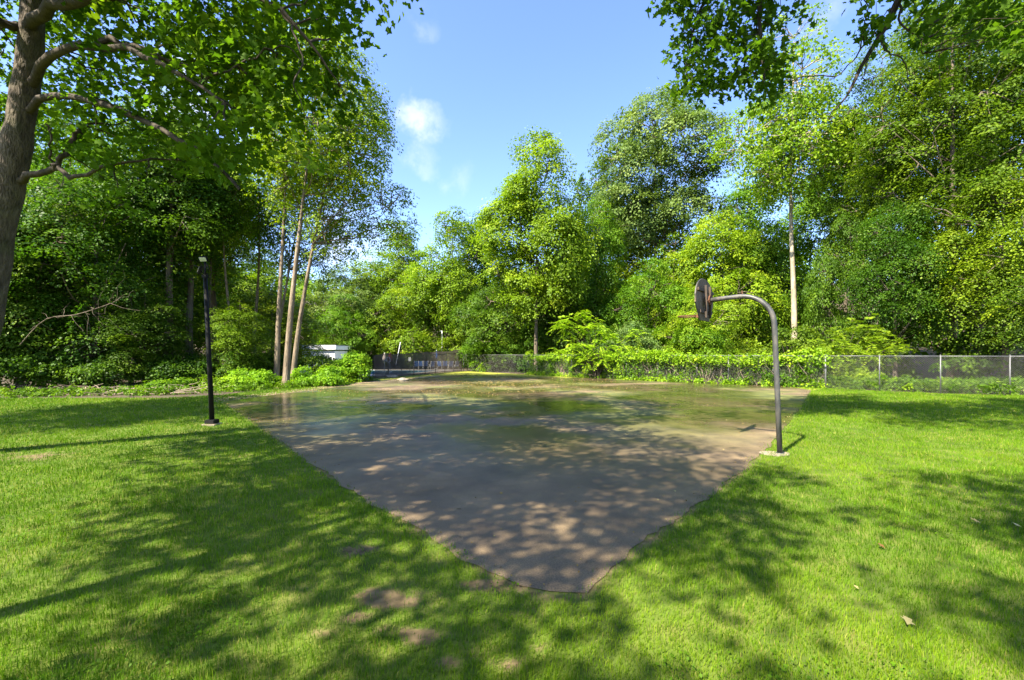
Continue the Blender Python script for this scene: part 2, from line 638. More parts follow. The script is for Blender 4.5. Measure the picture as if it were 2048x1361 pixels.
def copy_tree(src, x, y, rz, sx, sz, label, group=None, mat_leaf=None, z0=0.0, bark=None):
    r = src.copy()
    COL.objects.link(r)
    r.location = (x, y, z0)
    r.rotation_euler = (0, 0, rz)
    r.scale = (sx, sx, sz)
    tag(r, label)
    if group: r['group'] = group
    elif 'group' in r: del r['group']
    for ch in src.children:
        c = ch.copy()
        if bark and ch.name.startswith('trunk'):
            c.material_slots[0].link = 'OBJECT'
            c.material_slots[0].material = M[bark]
        COL.objects.link(c)
        c.parent = r
        if mat_leaf and ch.name.startswith('crown'):
            c.material_slots[0].link = 'OBJECT'
            c.material_slots[0].material = M[mat_leaf]
    return r


# ------------------------------------------------------------------ ground, lawn, court
def ground_z(x, y):
    d = np.maximum(0, y - 62)
    l = np.maximum(0, -x - 45 + 0 * y)
    r_ = np.maximum(0, x - 48)
    z = 22 * (1 - np.exp(-(d / 60) ** 1.6)) + 9 * (1 - np.exp(-(l / 50) ** 1.6)) + 9 * (1 - np.exp(-(r_ / 40) ** 1.6))
    return z


def build_ground():
    n = 110
    xs = np.linspace(-450, 450, n); ys = np.linspace(-300, 600, n)
    X, Y = np.meshgrid(xs, ys)
    Z = ground_z(X, Y)
    v = np.stack([X.ravel(), Y.ravel(), Z.ravel()], axis=1)
    i = (np.arange(n - 1)[:, None] * n + np.arange(n - 1)[None]).ravel()
    f = np.stack([i, i + 1, i + n + 1, i + n], axis=1)
    m = surf_mat('forest_floor', [(.3, (.030, .022, .014)), (.5, (.075, .050, .030)), (.62, (.045, .055, .02)), (.75, (.12, .075, .045))], scale=1.3, bump=.6, rough=(.85, .95), bdist=.05)
    tag(obj('ground', np_mesh('ground', v, f, m, smooth=True)), 'brown leaf-littered forest floor rising into a hillside', kind='structure')


build_ground()

COURT_PX = [(445, 804), (520, 855), (600, 911), (690, 976), (790, 1033), (900, 1096), (1000, 1160), (1045, 1182), (1090, 1194), (1130, 1199), (1160, 1196), (1186, 1176),
            (1225, 1138), (1330, 1060), (1430, 985), (1490, 940), (1535, 895), (1575, 850), (1605, 810), (1622, 781),
            (1590, 776), (1500, 769), (1400, 765), (1300, 761), (1200, 758), (1100, 755), (1000, 752), (940, 750), (880, 753), (800, 760), (745, 766), (640, 779), (540, 791)]
COURT = [G(a, b) for a, b in COURT_PX]
FENCE_PX = [(927, 742.5), (954, 744), (1056, 749.5), (1143, 754.5), (1194, 757), (1253, 760), (1316, 762.5), (1394, 766), (1457, 769), (1546, 773), (1651, 777.5), (1759, 782.5), (1881, 788), (2020, 791), (2200, 795)]
FENCE = [G(a, b) for a, b in FENCE_PX]
LAWN = [(-45, 20.5), G(200, 797), G(330, 797), G(440, 791), G(600, 772), G(752, 757)] + [(x, y - .05) for x, y in FENCE] + [(45, 18), (45, -14), (-45, -14)]
PATCHES = [(G(812, 1213), .26, .11), (G(718, 1103), .22, .13), (G(770, 1262), .15, .07), (G(1040, 1178), .36, .08), (G(1085, 1300), .12, .07), (G(870, 1275), .20, .06), (G(985, 1170), .2, .06),
           (G(2030, 1010), .4, .2), (G(890, 1330), .10, .06), (G(20, 915), 1.5, .45), (G(480, 1110), .1, .1), (G(760, 1190), .3, .1), (G(830, 1285), .08, .05), (G(640, 1270), .12, .05), (G(1010, 1335), .12, .05), (G(700, 1240), .1, .05)]


def densify(poly, step, jit, rng):
    outp = []
    for (x0, y0), (x1, y1) in zip(poly, poly[1:] + poly[:1]):
        d = math.hypot(x1 - x0, y1 - y0)
        n = max(1, int(d / step))
        for i in range(n):
            t = i / n
            outp.append((x0 + (x1 - x0) * t + rng.normal() * jit, y0 + (y1 - y0) * t + rng.normal() * jit))
    return outp


def sheet(name, poly, z, material, label, kind='structure'):
    m = bpy.data.meshes.new(name)
    vs, _, fs, *_ = delaunay_2d_cdt([Vector(p) for p in poly], [], [list(range(len(poly)))], 1, 1e-5)
    out = []
    for f in fs:
        a, b, c = (vs[i] for i in f[:3])
        out.append(tuple(f) if (b - a).cross(c - a) > 0 else tuple(f)[::-1])
    m.from_pydata([(p.x, p.y, z) for p in vs], [], out)
    m.update()
    m.materials.append(material)
    o = obj(name, m)
    tag(o, label, kind=kind)
    return o


def court_material():
    m, nt, L = mat('wet_asphalt')
    out = N(nt, 'ShaderNodeOutputMaterial')
    tc = N(nt, 'ShaderNodeTexCoord')
    co = tc.outputs['Object']
    big = N(nt, 'ShaderNodeTexNoise', i_Scale=.16, i_Detail=5.0, i_Roughness=.55)
    L(co, big.inputs['Vector'])
    med = N(nt, 'ShaderNodeTexNoise', i_Scale=1.1, i_Detail=6.0, i_Roughness=.62)
    L(co, med.inputs['Vector'])
    fine = N(nt, 'ShaderNodeTexNoise', i_Scale=60.0, i_Detail=5.0, i_Roughness=.75)
    L(co, fine.inputs['Vector'])
    sp = N(nt, 'ShaderNodeSeparateXYZ')
    L(co, sp.inputs[0])
    base = ramp(nt, [(.3, (.090, .064, .038)), (.5, (.144, .102, .057)), (.7, (.212, .150, .080))])
    L(med.outputs['Fac'], base.inputs[0])
    # grit
    gr = N(nt, 'ShaderNodeMapRange')
    gr.inputs['From Min'].default_value = .38; gr.inputs['From Max'].default_value = .62
    gr.inputs['To Min'].default_value = .55; gr.inputs['To Max'].default_value = 1.45
    L(fine.outputs['Fac'], gr.inputs['Value'])
    g1 = N(nt, 'ShaderNodeMix', data_type='RGBA', blend_type='MULTIPLY')
    g1.inputs['Factor'].default_value = 1
    L(base.outputs[0], g1.inputs['A'])
    L(gr.outputs[0], g1.inputs['B'])
    # moss film in the hollows, more towards the far half
    far = N(nt, 'ShaderNodeMapRange', interpolation_type='SMOOTHSTEP')
    far.inputs['From Min'].default_value = 7; far.inputs['From Max'].default_value = 16
    L(sp.outputs['Y'], far.inputs['Value'])
    mo = N(nt, 'ShaderNodeMapRange', interpolation_type='SMOOTHSTEP')
    mo.inputs['From Min'].default_value = .40; mo.inputs['From Max'].default_value = .58
    mo.inputs['To Max'].default_value = .85
    mpg = N(nt, 'ShaderNodeMapping')
    mpg.inputs['Location'].default_value = (13.2, 4.1, 0)
    L(co, mpg.inputs[0])
    nm = N(nt, 'ShaderNodeTexNoise', i_Scale=.21, i_Detail=6.0, i_Roughness=.6)
    L(mpg.outputs[0], nm.inputs['Vector'])
    L(nm.outputs['Fac'], mo.inputs['Value'])
    mm = N(nt, 'ShaderNodeMath', operation='MULTIPLY')
    L(mo.outputs[0], mm.inputs[0]); L(far.outputs[0], mm.inputs[1])
    mossc = ramp(nt, [(.35, (.050, .068, .016)), (.65, (.13, .15, .025))])
    L(med.outputs['Fac'], mossc.inputs[0])
    g2 = N(nt, 'ShaderNodeMix', data_type='RGBA')
    L(mm.outputs[0], g2.inputs['Factor'])
    L(g1.outputs['Result'], g2.inputs['A'])
    L(mossc.outputs[0], g2.inputs['B'])
    # wetness: dark and smooth
    we = N(nt, 'ShaderNodeMapRange', interpolation_type='SMOOTHSTEP')
    we.inputs['From Min'].default_value = .37; we.inputs['From Max'].default_value = .55
    L(big.outputs['Fac'], we.inputs['Value'])
    wf = N(nt, 'ShaderNodeMapRange', interpolation_type='SMOOTHSTEP')
    wf.inputs['From Min'].default_value = 4; wf.inputs['From Max'].default_value = 14
    wf.inputs['To Min'].default_value = .25
    L(sp.outputs['Y'], wf.inputs['Value'])
    ww = N(nt, 'ShaderNodeMath', operation='MULTIPLY')
    L(we.outputs[0], ww.inputs[0]); L(wf.outputs[0], ww.inputs[1])
    dk = N(nt, 'ShaderNodeMapRange')
    dk.inputs['To Min'].default_value = 1.0; dk.inputs['To Max'].default_value = .50
    L(ww.outputs[0], dk.inputs['Value'])
    g3 = N(nt, 'ShaderNodeMix', data_type='RGBA', blend_type='MULTIPLY')
    g3.inputs['Factor'].default_value = 1
    L(g2.outputs['Result'], g3.inputs['A']); L(dk.outputs[0], g3.inputs['B'])
    pb = N(nt, 'ShaderNodeBsdfPrincipled')
    L(g3.outputs['Result'], pb.inputs['Base Color'])
    ro = ramp(nt, [(0, (.75,) * 3), (.7, (.34,) * 3), (.93, (.28,) * 3), (1, (.19,) * 3)])
    L(ww.outputs[0], ro.inputs[0])
    L(ro.outputs[0], pb.inputs['Roughness'])
    pb.inputs['Specular IOR Level'].default_value = .45
    bs = N(nt, 'ShaderNodeMapRange')
    bs.inputs['To Min'].default_value = .55; bs.inputs['To Max'].default_value = .05
    L(ww.outputs[0], bs.inputs['Value'])
    bp = N(nt, 'ShaderNodeBump', i_Distance=.004)
    L(bs.outputs[0], bp.inputs['Strength'])
    L(fine.outputs['Fac'], bp.inputs['Height'])
    L(bp.outputs[0], pb.inputs['Normal'])
    L(pb.outputs[0], out.inputs[0])
    return m


def court_dist(x, y):
    """distance from points to the outline of the court"""
    d = np.full(len(x), 1e9)
    for (x0, y0), (x1, y1) in zip(COURT, COURT[1:] + COURT[:1]):
        dx, dy = x1 - x0, y1 - y0
        t = np.clip(((x - x0) * dx + (y - y0) * dy) / (dx * dx + dy * dy), 0, 1)
        d = np.minimum(d, np.hypot(x - x0 - t * dx, y - y0 - t * dy))
    return d


def bare_field(x, y):
    """0 grass .. 1 bare soil"""
    fb = vnoise(x * 4, y * 6, 61) * .5 + vnoise(x * 11, y * 14, 62) * .3 + vnoise(x * 27, y * 33, 63) * .2
    b = np.zeros(len(x))
    for (c, a, bb) in PATCHES:
        b += np.exp(-(((x - c[0]) / (a * 1.5)) ** 2 + ((y - c[1]) / (bb * 1.7)) ** 2))
    r = np.clip((np.minimum(b, 1.2) * (.0 + 1.75 * fb) - .56) / .5, 0, 1)
    e = np.clip(1 - court_dist(x, y) / (.06 + .10 * fb), 0, 1) * np.clip(.2 + 1.2 * fb, 0, 1)
    return np.clip(np.maximum(r, e), 0, 1)


def worn_overlay(material, x0, x1, y0, y1, st, label):
    xs = np.arange(x0, x1, st); ys = np.arange(y0, y1, st)
    X, Y = np.meshgrid(xs, ys)
    nx, ny = len(xs), len(ys)
    v = np.stack([X.ravel(), Y.ravel(), np.full(nx * ny, .008)], 1)
    i = (np.arange(ny - 1)[:, None] * nx + np.arange(nx - 1)[None]).ravel()
    f = np.stack([i, i + 1, i + nx + 1, i + nx], 1)
    b = bare_field(v[:, 0], v[:, 1])
    keep = (b[f].max(1) > .01)
    f = f[keep]
    used, inv = np.unique(f, return_inverse=True)
    tag(obj('worn_lawn', np_mesh('worn_lawn', v[used], inv.reshape(-1, 4), material, tint=b[used])), label, kind='structure')


def lawn_material():
    m, nt, L = mat('lawn_thatch')
    out = N(nt, 'ShaderNodeOutputMaterial')
    tc = N(nt, 'ShaderNodeTexCoord')
    co = tc.outputs['Object']
    no = N(nt, 'ShaderNodeTexNoise', i_Scale=2.2, i_Detail=5.0)
    L(co, no.inputs['Vector'])
    gr = ramp(nt, [(.3, (.05, .075, .012)), (.5, (.085, .125, .014)), (.7, (.13, .14, .03))])
    L(no.outputs['Fac'], gr.inputs[0])
    n2 = N(nt, 'ShaderNodeTexNoise', i_Scale=9.0, i_Detail=5.0)
    L(co, n2.inputs['Vector'])
    so = ramp(nt, [(.3, (.065, .050, .024)), (.5, (.125, .090, .044)), (.7, (.19, .135, .07))])
    L(n2.outputs['Fac'], so.inputs[0])
    mr = N(nt, 'ShaderNodeAttribute', attribute_name='tint')
    mx = N(nt, 'ShaderNodeMix', data_type='RGBA')
    L(mr.outputs['Fac'], mx.inputs['Factor']); L(gr.outputs[0], mx.inputs['A']); L(so.outputs[0], mx.inputs['B'])
    pb = N(nt, 'ShaderNodeBsdfPrincipled', i_Roughness=.9)
    pb.inputs['Specular IOR Level'].default_value = .2
    bp = N(nt, 'ShaderNodeBump', i_Strength=.6, i_Distance=.02)
    L(n2.outputs['Fac'], bp.inputs['Height']); L(bp.outputs[0], pb.inputs['Normal'])
    L(mx.outputs['Result'], pb.inputs['Base Color']); L(pb.outputs[0], out.inputs[0])
    return m


def build_surfaces():
    rng = np.random.default_rng(3)
    lm = lawn_material()
    sheet('lawn', LAWN, .004, lm, 'mown green lawn around the court')
    worn_overlay(lm, -3.6, 2.6, 2.5, 6.2, .025, 'thin worn patches of reddish soil in the near lawn')
    worn_overlay(lm, -16, -6.5, 7.8, 10.6, .05, 'bare soil around the foot of the big maple')
    worn_overlay(lm, 3.0, 9.6, 4.6, 9.0, .04, 'worn soil along the right edge of the court')
    worn_overlay(lm, -6.45, -3.0, 6.25, 10.6, .05, 'worn soil along the near part of the left court edge')
    worn_overlay(lm, -13.5, -5.0, 10.7, 19.5, .06, 'worn soil along the far part of the left court edge')
    dm = surf_mat('gravel_dirt', [(.3, (.10, .07, .045)), (.5, (.20, .145, .09)), (.7, (.33, .25, .14))], scale=7, bump=.6, rough=(.85, .95), bdist=.02)
    gp = [G(420, 803), G(445, 806), G(540, 794), G(640, 782), G(745, 769), G(880, 756), G(880, 751.5), G(745, 763), G(640, 774), G(540, 786), G(440, 796)]
    sheet('gravel_verge', densify(gp, .8, .08, rng), .010, dm, 'strip of tan gravel and dirt along the back edge of the court')
    mm = surf_mat('moss_verge', [(.3, (.10, .13, .015)), (.5, (.23, .24, .02)), (.7, (.30, .28, .035))], scale=3, bump=.6, rough=(.85, .95), bdist=.02)
    mp = [G(a, b + 1) for a, b in COURT_PX[19:28]][::-1]
    mp = [G(760, 766), G(880, 755)] + mp + [(x, y - .1) for x, y in FENCE[10::-1]] + [G(880, 748.5), G(760, 758)]
    sheet('moss_verge', mp, .007, mm, 'yellow-green moss strip between court and fence')
    cp = densify(COURT, .15, .018, rng)
    cq = [(x + .12 * (vnoise(np.array([x * 1.3]), np.array([y * 1.3]), 91)[0] - .5) + .06 * (vnoise(np.array([x * 5]), np.array([y * 5]), 92)[0] - .5), y + .14 * (vnoise(np.array([x * 1.3]), np.array([y * 1.3]), 93)[0] - .5)) for x, y in cp]
    sheet('court', cq, .016, court_material(), 'worn wet asphalt basketball court with moss and puddles')


build_surfaces()


def build_grass():
    rng = np.random.default_rng(11)
    n = 1000000
    y0, y1 = 2.2, 27.0
    # density ~ Y^-1.6 over a wedge whose width grows with Y  ->  sample Y with pdf ~ Y^-0.6
    u = rng.random(n)
    Y = (y0 ** .4 + u * (y1 ** .4 - y0 ** .4)) ** 2.5
    X = (rng.random(n) * 2 - 1) * (Y * 1.24 + .8)
    keep = in_poly(X, Y, LAWN)
    keep &= ~(in_poly(X + rng.normal(size=n) * .045, Y + rng.normal(size=n) * .045, COURT))
    pat = 1 - .86 * bare_field(X, Y)
    thin = np.clip(.35 + 1.1 * vnoise(X * 1.7, Y * 1.7, 3), 0, 1)
    keep &= rng.random(n) < pat * (.55 + .45 * thin)
    dc = X * 0
    X = X[keep]; Y = Y[keep]
    if len(X) > 330000:
        s = rng.choice(len(X), 330000, replace=False)
        X = X[s]; Y = Y[s]
    n = len(X)
    sc = np.maximum(1, Y / 4.0)
    cl = vnoise(X * 2.2, Y * 2.2, 7) * .6 + vnoise(X * 7, Y * 7, 8) * .4
    Lh = (.022 + .062 * cl ** 1.5 + .02 * rng.random(n)) * np.clip(sc ** .25, 1, 1.5)
    w = .0038 * (0.7 + .6 * rng.random(n)) * sc ** .95
    la = vnoise(X * 1.4, Y * 1.4, 21) * 9 + rng.normal(size=n) * 1.3
    lean = np.clip(.35 + .35 * rng.normal(size=n), .02, 1.2)
    d = np.stack([np.cos(la), np.sin(la), 0 * la], 1)
    fa = rng.random(n) * 2 * np.pi
    s = np.stack([np.cos(fa), np.sin(fa), 0 * fa], 1)
    b = np.stack([X, Y, np.full(n, .003)], 1)
    up = np.array((0, 0, 1.0))
    midp = b + up * (Lh * .6)[:, None] + d * (Lh * lean * .3)[:, None]
    tip = b + up * (Lh * np.clip(1.05 - .45 * lean, .35, 1))[:, None] + d * (Lh * lean)[:, None]
    hw = s * (w / 2)[:, None]
    nr = Y < 8.0
    fr = ~nr
    v = np.stack([b - hw, b + hw, midp + hw * .8, midp - hw * .8, tip], 1)[nr].reshape(-1, 3)
    i = np.arange(nr.sum())[:, None] * 5
    f = np.concatenate([i + np.array([[0, 1, 2]]), i + np.array([[0, 2, 3]]), i + np.array([[3, 2, 4]])], 1).reshape(-1, 3)
    v2 = np.stack([b - hw * 1.25, b + hw * 1.25, tip], 1)[fr].reshape(-1, 3)
    f2 = np.arange(len(v2)).reshape(-1, 3) + len(v)
    v = np.concatenate([v, v2]); f = np.concatenate([f, f2])
    big = vnoise(X * .35, Y * .35, 31) * .6 + vnoise(X * 1.1, Y * 1.1, 32) * .4
    t = .12 + .55 * big + rng.normal(size=n) * .13
    dry = (rng.random(n) < .035 + .10 * (vnoise(X * .9, Y * .9, 40) > .68))
    t = np.where(dry, .85 + .15 * rng.random(n), np.clip(t, 0, .8))
    tag(obj('grass', np_mesh('grass', v, f, M['grass'], tint=np.concatenate([np.repeat(t[nr], 5), np.repeat(t[fr], 3)]))), 'short mown grass blades of the lawn', 'grass', kind='stuff')
    # clover and plantain between the blades
    n = 5200
    Y = (y0 ** .5 + rng.random(n) * (12 ** .5 - y0 ** .5)) ** 2
    X = (rng.random(n) * 2 - 1) * (Y * 1.22 + .6)
    k = in_poly(X, Y, LAWN) & ~in_poly(X, Y, COURT) & (vnoise(X * .8, Y * .8, 50) > .55)
    X, Y = X[k], Y[k]
    X = np.repeat(X, 5) + rng.normal(size=len(X) * 5) * .05
    Y = np.repeat(Y, 5) + rng.normal(size=len(Y) * 5) * .05
    c = np.stack([X, Y, .025 + .03 * rng.random(len(X))], 1)
    nr = np.array((0, 0, 1.0)) + rng.normal(size=c.shape) * .4
    v, f, kk = leaf_arrays(rng, c, nr,   .018 + .018 * rng.random(len(c)), 'quad')
    tag(obj('lawn_weeds', np_mesh('lawn_weeds', v, f, M['grass'], tint=np.repeat(np.clip(.15 + .2 * rng.random(len(c)), 0, 1), kk))), 'small clover and plantain leaves low in the lawn', 'weeds', kind='stuff')


build_grass()


def tx(px, Y): return (px - CX) / F * Y
def th(row, Y): return CAM_H + (HOR - row) / F * Y


def T(label, px, Y, top, Wpx, seed, name='tree', **kw):
    return make_tree(name, label, tx(px, Y), Y, th(top, Y), Wpx / F * Y, seed, **kw)


def C(src, label, px, Y, top, Wpx, rz, group=None, leaf=None, bark=None):
    """a copy of src scaled to another height and width"""
    H0, W0 = SIZE[src.name]
    y = float(Y); x = tx(px, y)
    z0 = float(ground_z(np.array(x), np.array(y)))
    H = th(top, y) - z0
    return copy_tree(src, x, y, rz, (Wpx / F * y) / W0, H / H0, label, group, leaf, z0, bark)


SIZE = {}


def reg(t, Y, top, Wpx):
    SIZE[t.name] = (th(top, Y), Wpx / F * Y)
    return t


# ---- the near maple whose trunk stands at the left edge
def limb(pts, n=14):
    return bez([P(*p) for p in pts], n)


def px_cloud(rng, poly, n, dlo, dhi):
    poly = [(float(a), float(b)) for a, b in poly]
    xs = [p[0] for p in poly]; ys = [p[1] for p in poly]
    outp = np.zeros((0, 3))
    while len(outp) < n:
        a = rng.uniform(min(xs), max(xs), n * 3); b = rng.uniform(min(ys), max(ys), n * 3)
        k = in_poly(a, b, poly)
        d = rng.uniform(dlo, dhi, n * 3)
        q = np.stack([(a - CX) / F * d, d, CAM_H + (HOR - b) / F * d], 1)[k]
        outp = np.concatenate([outp, q])
    return outp[:n]


def thin_noise(rng, pos, cut, scale, seed):
    v = vnoise(pos[:, 0] * scale + pos[:, 2] * scale * .7, pos[:, 1] * scale - pos[:, 2] * scale * .6, seed)
    return pos[v > cut]


def near_maple():
    rng = np.random.default_rng(77)
    base = np.array((*G(-95, 912), 0.0))
    Yb = base[1]
    root = empty('maple_tree', base)
    tag(root, 'big maple with thick mottled trunk leaning at the left edge of the lawn', 'tree')
    Tb = Tubes()
    tp = bez([base + (0, 0, -.2), base + (0.02, 0, .5), P(-47, 700, Yb), P(2, 440, Yb), P(36, 270, Yb), P(60, 110, Yb), P(66, 0, Yb), P(80, -250, Yb), P(110, -600, Yb)], 40)
    Lb = Tubes()
    tr = np.interp(np.linspace(0, 1, 40), [0, .08, .2, .5, .7, 1], [.48, .34, .285, .245, .195, .065])
    tr = tr * (1 + .05 * rng.normal(size=40))
    Tb.add(tp, tr, 18)
    y = Yb
    limbs = [
        ([(58, 175, y), (105, 112, y - .4), (180, 92, y - 1), (290, 115, y - 1.7), (370, 155, y - 2.1), (450, 205, y - 2.4)], .13, .02),
        ([(160, 96, y - .8), (220, 84, y - 1.1), (300, 100, y - 1.2), (370, 135, y - 1.2), (440, 140, y - 1)], .09, .03),
        ([(50, 225, y), (110, 192, y - .3), (230, 215, y - 1), (330, 265, y - 1.5), (410, 312, y - 1.8), (480, 380, y - 2)], .10, .03),
        ([(30, 360, y), (80, 345, y - .2), (118, 338, y - .3), (150, 355, y - .4), (230, 328, y - .6), (300, 318, y - .7)], .10, .02),
        ([(112, 338, y - .3), (138, 290, y - .3), (165, 248, y - .2)], .07, .05),
        ([(100, 330, y - .3), (102, 270, y - .5), (95, 250, y - .5)], .03, .015),
        ([(45, 62, y), (100, 18, y - .5), (200, -8, y - 1.3), (350, -30, y - 2.2), (480, -10, y - 2.6)], .17, .05),
        ([(66, -60, y), (220, -110, y - 1.4), (420, -60, y - 2.3), (560, 20, y - 2.5), (640, 110, y - 2.4), (690, 190, y - 2.2)], .085, .010),
        ([(560, 20, y - 2.5), (600, 100, y - 2.6), (590, 180, y - 2.6), (630, 260, y - 2.4)], .025, .006),
        ([(400, 165, y - 2.2), (470, 130, y - 2.3), (560, 95, y - 2.4), (610, 130, y - 2.4)], .03, .008),
        ([(70, -200, y), (300, -330, y - 2), (560, -260, y - 3), (720, -120, y - 3)], .14, .03),
        ([(45, 60, y), (-80, 20, y - 1), (-240, 60, y - 1.6)], .13, .04),
        ([(60, -100, y), (-60, -300, y + 2), (-160, -420, y + 3.5)], .13, .03),
        ([(80, -250, y), (260, -420, y + 2.5), (420, -500, y + 3)], .12, .03),
    ]
    paths = []
    for pts, a, b in limbs:
        l = limb(pts, 16)
        l[1:-1] += rng.normal(size=(14, 3)) * .025
        Lb.add(l, np.linspace(a, b, 16) * .74, 9)
        paths.append(l)
    allp = np.concatenate([l[4:] for l in paths])
    poly = [(-260, -450), (760, -450), (715, -40), (690, 60), (600, 130), (545, 230), (520, 330), (440, 345), (300, 275), (210, 310), (80, 280), (-260, 330)]
    pos = px_cloud(rng, poly, 1100, 6.6, 11.5)
    pxx = pos[:, 0] / pos[:, 1] * F + CX
    pos = pos[~((pxx < 150) & (pos[:, 1] < Yb + .5))]
    pos = thin_noise(rng, pos, .34, .6, 5)[:600]
    pos = np.concatenate([pos, px_cloud(rng, [(-150, -250), (190, -250), (190, 250), (120, 330), (-150, 360)], 95, Yb + .6, Yb + 3.2)])
    # sprays along the limbs
    ex = allp[rng.choice(len(allp), 90)] + rng.normal(size=(90, 3)) * .35 + (0, .3, .15)
    ex = ex[(ex[:, 0] / ex[:, 1] * F + CX) > 150]
    pos = np.concatenate([pos, ex])
    for q in rng.choice(len(pos), 240, replace=False):
        d = np.linalg.norm(allp - pos[q], axis=1)
        k = int(np.argmin(d))
        if .15 < d[k] < 2.2:
            Lb.add(wobble(rng, allp[k], pos[q], 6, d[k] * .04), np.linspace(.02, .005, 6), 5)
    m = Lb.mesh('limbs', M['twig'])  # limbs coloured darker than the trunk, in place of shade from the canopy
    m.transform(Matrix.Translation(-Vector(base)))
    obj('limbs', m, root)
    m = Tb.mesh('trunk', M['bark_maple'])
    m.transform(Matrix.Translation(-Vector(base)))
    obj('trunk', m, root)
    outv = unit(rng.normal(size=pos.shape))
    m = foliage_mesh('crown', rng, pos, outv, 37, .55, .13, 'maple', M['leaf_maple'], flat=.16, droop=.45, tilt=.5, upb=1.0, tint=.42, tvar=.2)
    m.transform(Matrix.Translation(-Vector(base)))
    obj('crown', m, root)
    lob = auto_lobes(rng, np.array((4.0, -1.0, 13.5)), (7.0, 6.0, 4.5), 13) + auto_lobes(rng, np.array((-.5, -5.0, 11.5)), (5.0, 4.5, 4.0), 12)  # second lobe group, out of view, added to shade the limbs
    pos, outv = clusters_in_lobes(rng, lob, 390)
    obj('crown', foliage_mesh('crown', rng, pos, outv, 44, .9, .2, 'quad', M['leaf_maple'], tint=.45), root)


near_maple()


def overhang_maple():
    rng = np.random.default_rng(78)
    base = np.array((15.2, 6.5, 0.0))
    root = empty('maple_tree', base)
    tag(root, 'maple with dark leafy boughs hanging into the top right corner of the sky', 'tree')
    Tb = Tubes()
    Tb.add(bez([base + (0, 0, -.2), base + (-.1, .1, 4), base + (-.3, .4, 9), base + (-.6, .5, 15)], 16), np.linspace(.42, .12, 16), 12)
    limbs = [
        ([tuple(base + (-.2, .2, 7)), tuple(P(1900, -260, 9)), tuple(P(1640, -160, 10)), tuple(P(1530, -40, 10.4)), tuple(P(1522, 70, 10.5)), tuple(P(1530, 170, 10.5))], .16, .012),
        ([tuple(P(1640, -160, 10)), tuple(P(1480, -90, 10.4)), tuple(P(1400, 20, 10.8)), tuple(P(1375, 120, 11))], .07, .012),
        ([tuple(base + (-.2, .2, 6.4)), tuple(P(1980, -190, 9)), tuple(P(1830, -60, 9.6)), tuple(P(1780, 40, 10)), tuple(P(1738, 105, 10.2)), tuple(P(1700, 185, 10.3)), tuple(P(1652, 232, 10.4))], .13, .008),
        ([tuple(P(1780, 40, 10)), tuple(P(1728, 90, 10.2)), tuple(P(1690, 140, 10.3)), tuple(P(1655, 165, 10.4))], .025, .006),
        ([tuple(P(1760, 80, 10)), tuple(P(1775, 105, 10)), tuple(P(1812, 130, 10)), tuple(P(1818, 170, 10))], .025, .006),
        ([tuple(P(1738, 105, 10.2)), tuple(P(1730, 150, 10.1)), tuple(P(1752, 175, 10))], .02, .006),
        ([tuple(P(1800, 0, 9.8)), tuple(P(1802, 45, 9.8)), tuple(P(1840, 80, 9.8)), tuple(P(1845, 110, 9.8))], .03, .006),
        ([tuple(base + (-.2, .2, 9)), tuple(P(1900, -420, 11)), tuple(P(1600, -380, 12)), tuple(P(1400, -260, 12))], .13, .02),
    ]
    paths = []
    for pts, a, b in limbs:
        l = bez(pts, 16)
        l[1:-1] += rng.normal(size=(14, 3)) * .02
        Tb.add(l, np.linspace(a, b, 16), 7)
        paths.append(l)
    allp = np.concatenate([l[5:] for l in paths])
    pa = [(1320, -300), (1620, -300), (1608, 10), (1588, 90), (1560, 120), (1548, 190), (1500, 195), (1470, 150), (1440, 190), (1400, 170), (1350, 185), (1365, 120), (1350, 90), (1390, 50), (1335, 12)]
    pb = [(1700, -300), (2200, -300), (2200, 140), (2048, 110), (1930, 90), (1850, 70), (1800, 50), (1745, 70), (1705, 20)]
    pos = np.concatenate([px_cloud(rng, pa, 210, 9.6, 12.4), px_cloud(rng, pb, 120, 8.6, 11.0)])
    for q in range(len(pos)):
        d = np.linalg.norm(allp - pos[q], axis=1)
        k = int(np.argmin(d))
        if .1 < d[k] < 2.0:
            Tb.add(wobble(rng, allp[k], pos[q], 5, d[k] * .04), np.linspace(.016, .004, 5), 4)
    m = Tb.mesh('trunk', M['twig'])
    m.transform(Matrix.Translation(-Vector(base)))
    obj('trunk', m, root)
    m = foliage_mesh('crown', rng, pos, unit(rng.normal(size=pos.shape)), 30, .48, .16, 'maple', M['leaf_maple'], flat=.3, droop=.7, tilt=.75, upb=.7, tint=.22, tvar=.16)  # low tint darkens these leaves in place of backlit shade
    m.transform(Matrix.Translation(-Vector(base)))
    obj('crown', m, root)
    lob = auto_lobes(rng, np.array((-1.0, .5, 13.5)), (6.0, 6.0, 4.0), 12) + auto_lobes(rng, np.array((-10.5, .2, 15.2)), (5.5, 4.0, 2.4), 12)  # second lobe group, out of view, added to shade the hanging boughs
    pos, outv = clusters_in_lobes(rng, lob, 400)
    obj('crown', foliage_mesh('crown', rng, pos, outv, 40, .9, .2, 'quad', M['leaf_maple'], tint=.45), root)


overhang_maple()

